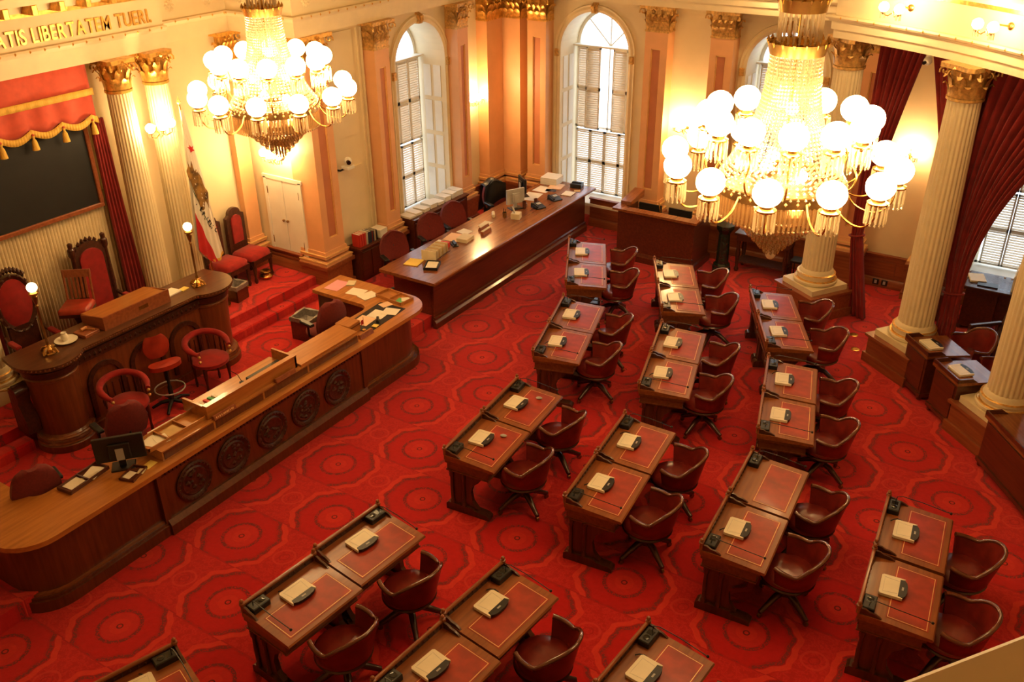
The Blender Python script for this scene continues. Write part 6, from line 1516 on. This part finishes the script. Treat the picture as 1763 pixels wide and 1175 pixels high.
SG = MB().sphere((0, 0, 0), 0.062, 14, 10).mesh('sconce_globe', 180)
def sconce(label, loc, ang, n=3):
    "ang: direction pointing into the room"
    t = thing('wall_sconce', label, 'sconce', loc, ang, 'brass wall sconces with globes')
    obj('backplate', MB().lathe([(0.05, 0), (0.05, 0.02), (0.02, 0.03), (0.001, 0.03)], 14), 'brass', t).rotation_euler = (0, PI / 2, 0)
    obj('stem', MB().tube([(0.02, 0, 0), (0.12, 0, -0.06), (0.16, 0, -0.02), (0.16, 0, 0.12)], 0.012, 6), 'brass', t)
    obj('drop', MB().lathe([(0.001, -0.12), (0.02, -0.09), (0.012, -0.05), (0.001, -0.04)], 8, (0.14, 0, 0)), 'crystal', t)
    for k in range(n):
        s = (k - (n - 1) / 2); y = 0.17 * s; x = 0.20 - 0.03 * abs(s)
        a = obj('arm', MB().tube([(0.14, 0, -0.04), (0.15, y * 0.5, -0.09), (x, y, -0.06), (x, y, -0.01)], 0.009, 6), 'brass', t)
        obj('cup', MB().lathe([(0.01, -0.02), (0.04, -0.005), (0.04, 0.005), (0.02, 0.01)], 12, (x, y, 0)), 'brass', a)
        obj('globe', SG, 'sconce', a, loc=(x, y, 0.065))
        pf = MB()
        for i in range(8):
            q = 2 * PI * i / 8; pf.cyl((x + 0.038 * math.cos(q), y + 0.038 * math.sin(q), -0.005), (x + 0.038 * math.cos(q), y + 0.038 * math.sin(q), -0.07), 0.005, n=4)
        obj('prism_fringe', pf, 'crystal', a, 0, kind='stuff')
    return t
sconce('glowing brass sconce between the two rostrum columns', (-10.92, 7.90, 3.30), 0.0)
sconce('brass sconce above the white double door', (-10.72, 9.93, 2.42), -PI / 2)
sconce('glowing brass sconce on the left wall near the corner', (XA + 0.02, 14.32, 2.45), 0.0)
sconce('brass sconce on far wall left of the big chandelier', (-6.16, YB - 0.02, 2.24), -PI / 2)
sconce('brass sconce glowing between the two red drapes', (-2.36, YB - 0.02, 2.32), -PI / 2, 2)

def gas_lamp(label, u):
    i = min(len(arc) - 2, int(u)); p = Vector(arc[i]) + (Vector(arc[i + 1]) - Vector(arc[i])) * (u - i); d = (Vector(arc[i + 1]) - Vector(arc[i])).normalized(); nr = Vector((d.y, -d.x))
    t = thing('gas_bracket_lamp', label, 'lamp', (p.x, p.y, ZENT + 0.52), math.atan2(nr.y, nr.x), 'two-globe bracket lamps on the entablature')
    obj('rosette_plate', MB().lathe([(0.045, 0), (0.045, 0.015), (0.015, 0.03), (0.001, 0.03)], 12), 'brass', t).rotation_euler = (0, PI / 2, 0)
    obj('stem', MB().tube([(0.02, 0, 0), (0.20, 0, 0.03), (0.34, 0, -0.03)], 0.011, 6), 'brass', t)
    for sd in (-1, 1):
        a = obj('arm', MB().tube([(0.34, 0, -0.03), (0.36, sd * 0.05, -0.07), (0.37, sd * 0.12, -0.05)], 0.009, 6), 'brass', t)
        obj('cup', MB().lathe([(0.008, -0.03), (0.035, -0.005), (0.03, 0.005)], 12, (0.37, sd * 0.12, -0.03)), 'ironbrass', a)
        obj('globe', SG, 'smallglobe', a, loc=(0.37, sd * 0.12, 0.03))
        pf = MB()
        for i in range(6):
            q = 2 * PI * i / 6; pf.cyl((0.37 + 0.03 * math.cos(q), sd * 0.12 + 0.03 * math.sin(q), -0.04), (0.37 + 0.03 * math.cos(q), sd * 0.12 + 0.03 * math.sin(q), -0.11), 0.005, n=4)
        obj('prism_fringe', pf, 'crystal', a, 0, kind='stuff')
    return t
gas_lamp('two-globe brass bracket lamp above the first red drape', 4.3)
gas_lamp('two-globe brass bracket lamp at the upper right corner', 10.2)
t = thing('gas_bracket_lamp', 'two-globe brass bracket lamp left of chandelier top', 'lamp', (-4.55, 14.98, ZENT + 0.52), -PI / 2, 'two-globe bracket lamps on the entablature')
obj('stem', MB().tube([(0.02, 0, 0), (0.20, 0, 0.03), (0.34, 0, -0.03)], 0.011, 6), 'brass', t)
for sd in (-1, 1):
    a = obj('arm', MB().tube([(0.34, 0, -0.03), (0.36, sd * 0.05, -0.07), (0.37, sd * 0.12, -0.05)], 0.009, 6), 'brass', t); obj('cup', MB().lathe([(0.008, -0.03), (0.035, -0.005), (0.03, 0.005)], 12, (0.37, sd * 0.12, -0.03)), 'ironbrass', a); obj('globe', SG, 'smallglobe', a, loc=(0.37, sd * 0.12, 0.03))
dm = thing('dome_camera', 'small white camera under the entablature beside drape', 'camera', (-2.05, 13.16, ZENT - 0.001)); obj('mount', MB().cyl((0, 0, 0), (0, 0, -0.06), 0.03, n=12), 'white', dm); obj('head', MB().sphere((0, -0.02, -0.10), 0.055, 14, 10), 'white', dm); obj('lens', MB().cyl((-0.02, -0.06, -0.11), (-0.035, -0.09, -0.12), 0.022, n=10), 'screen', dm)
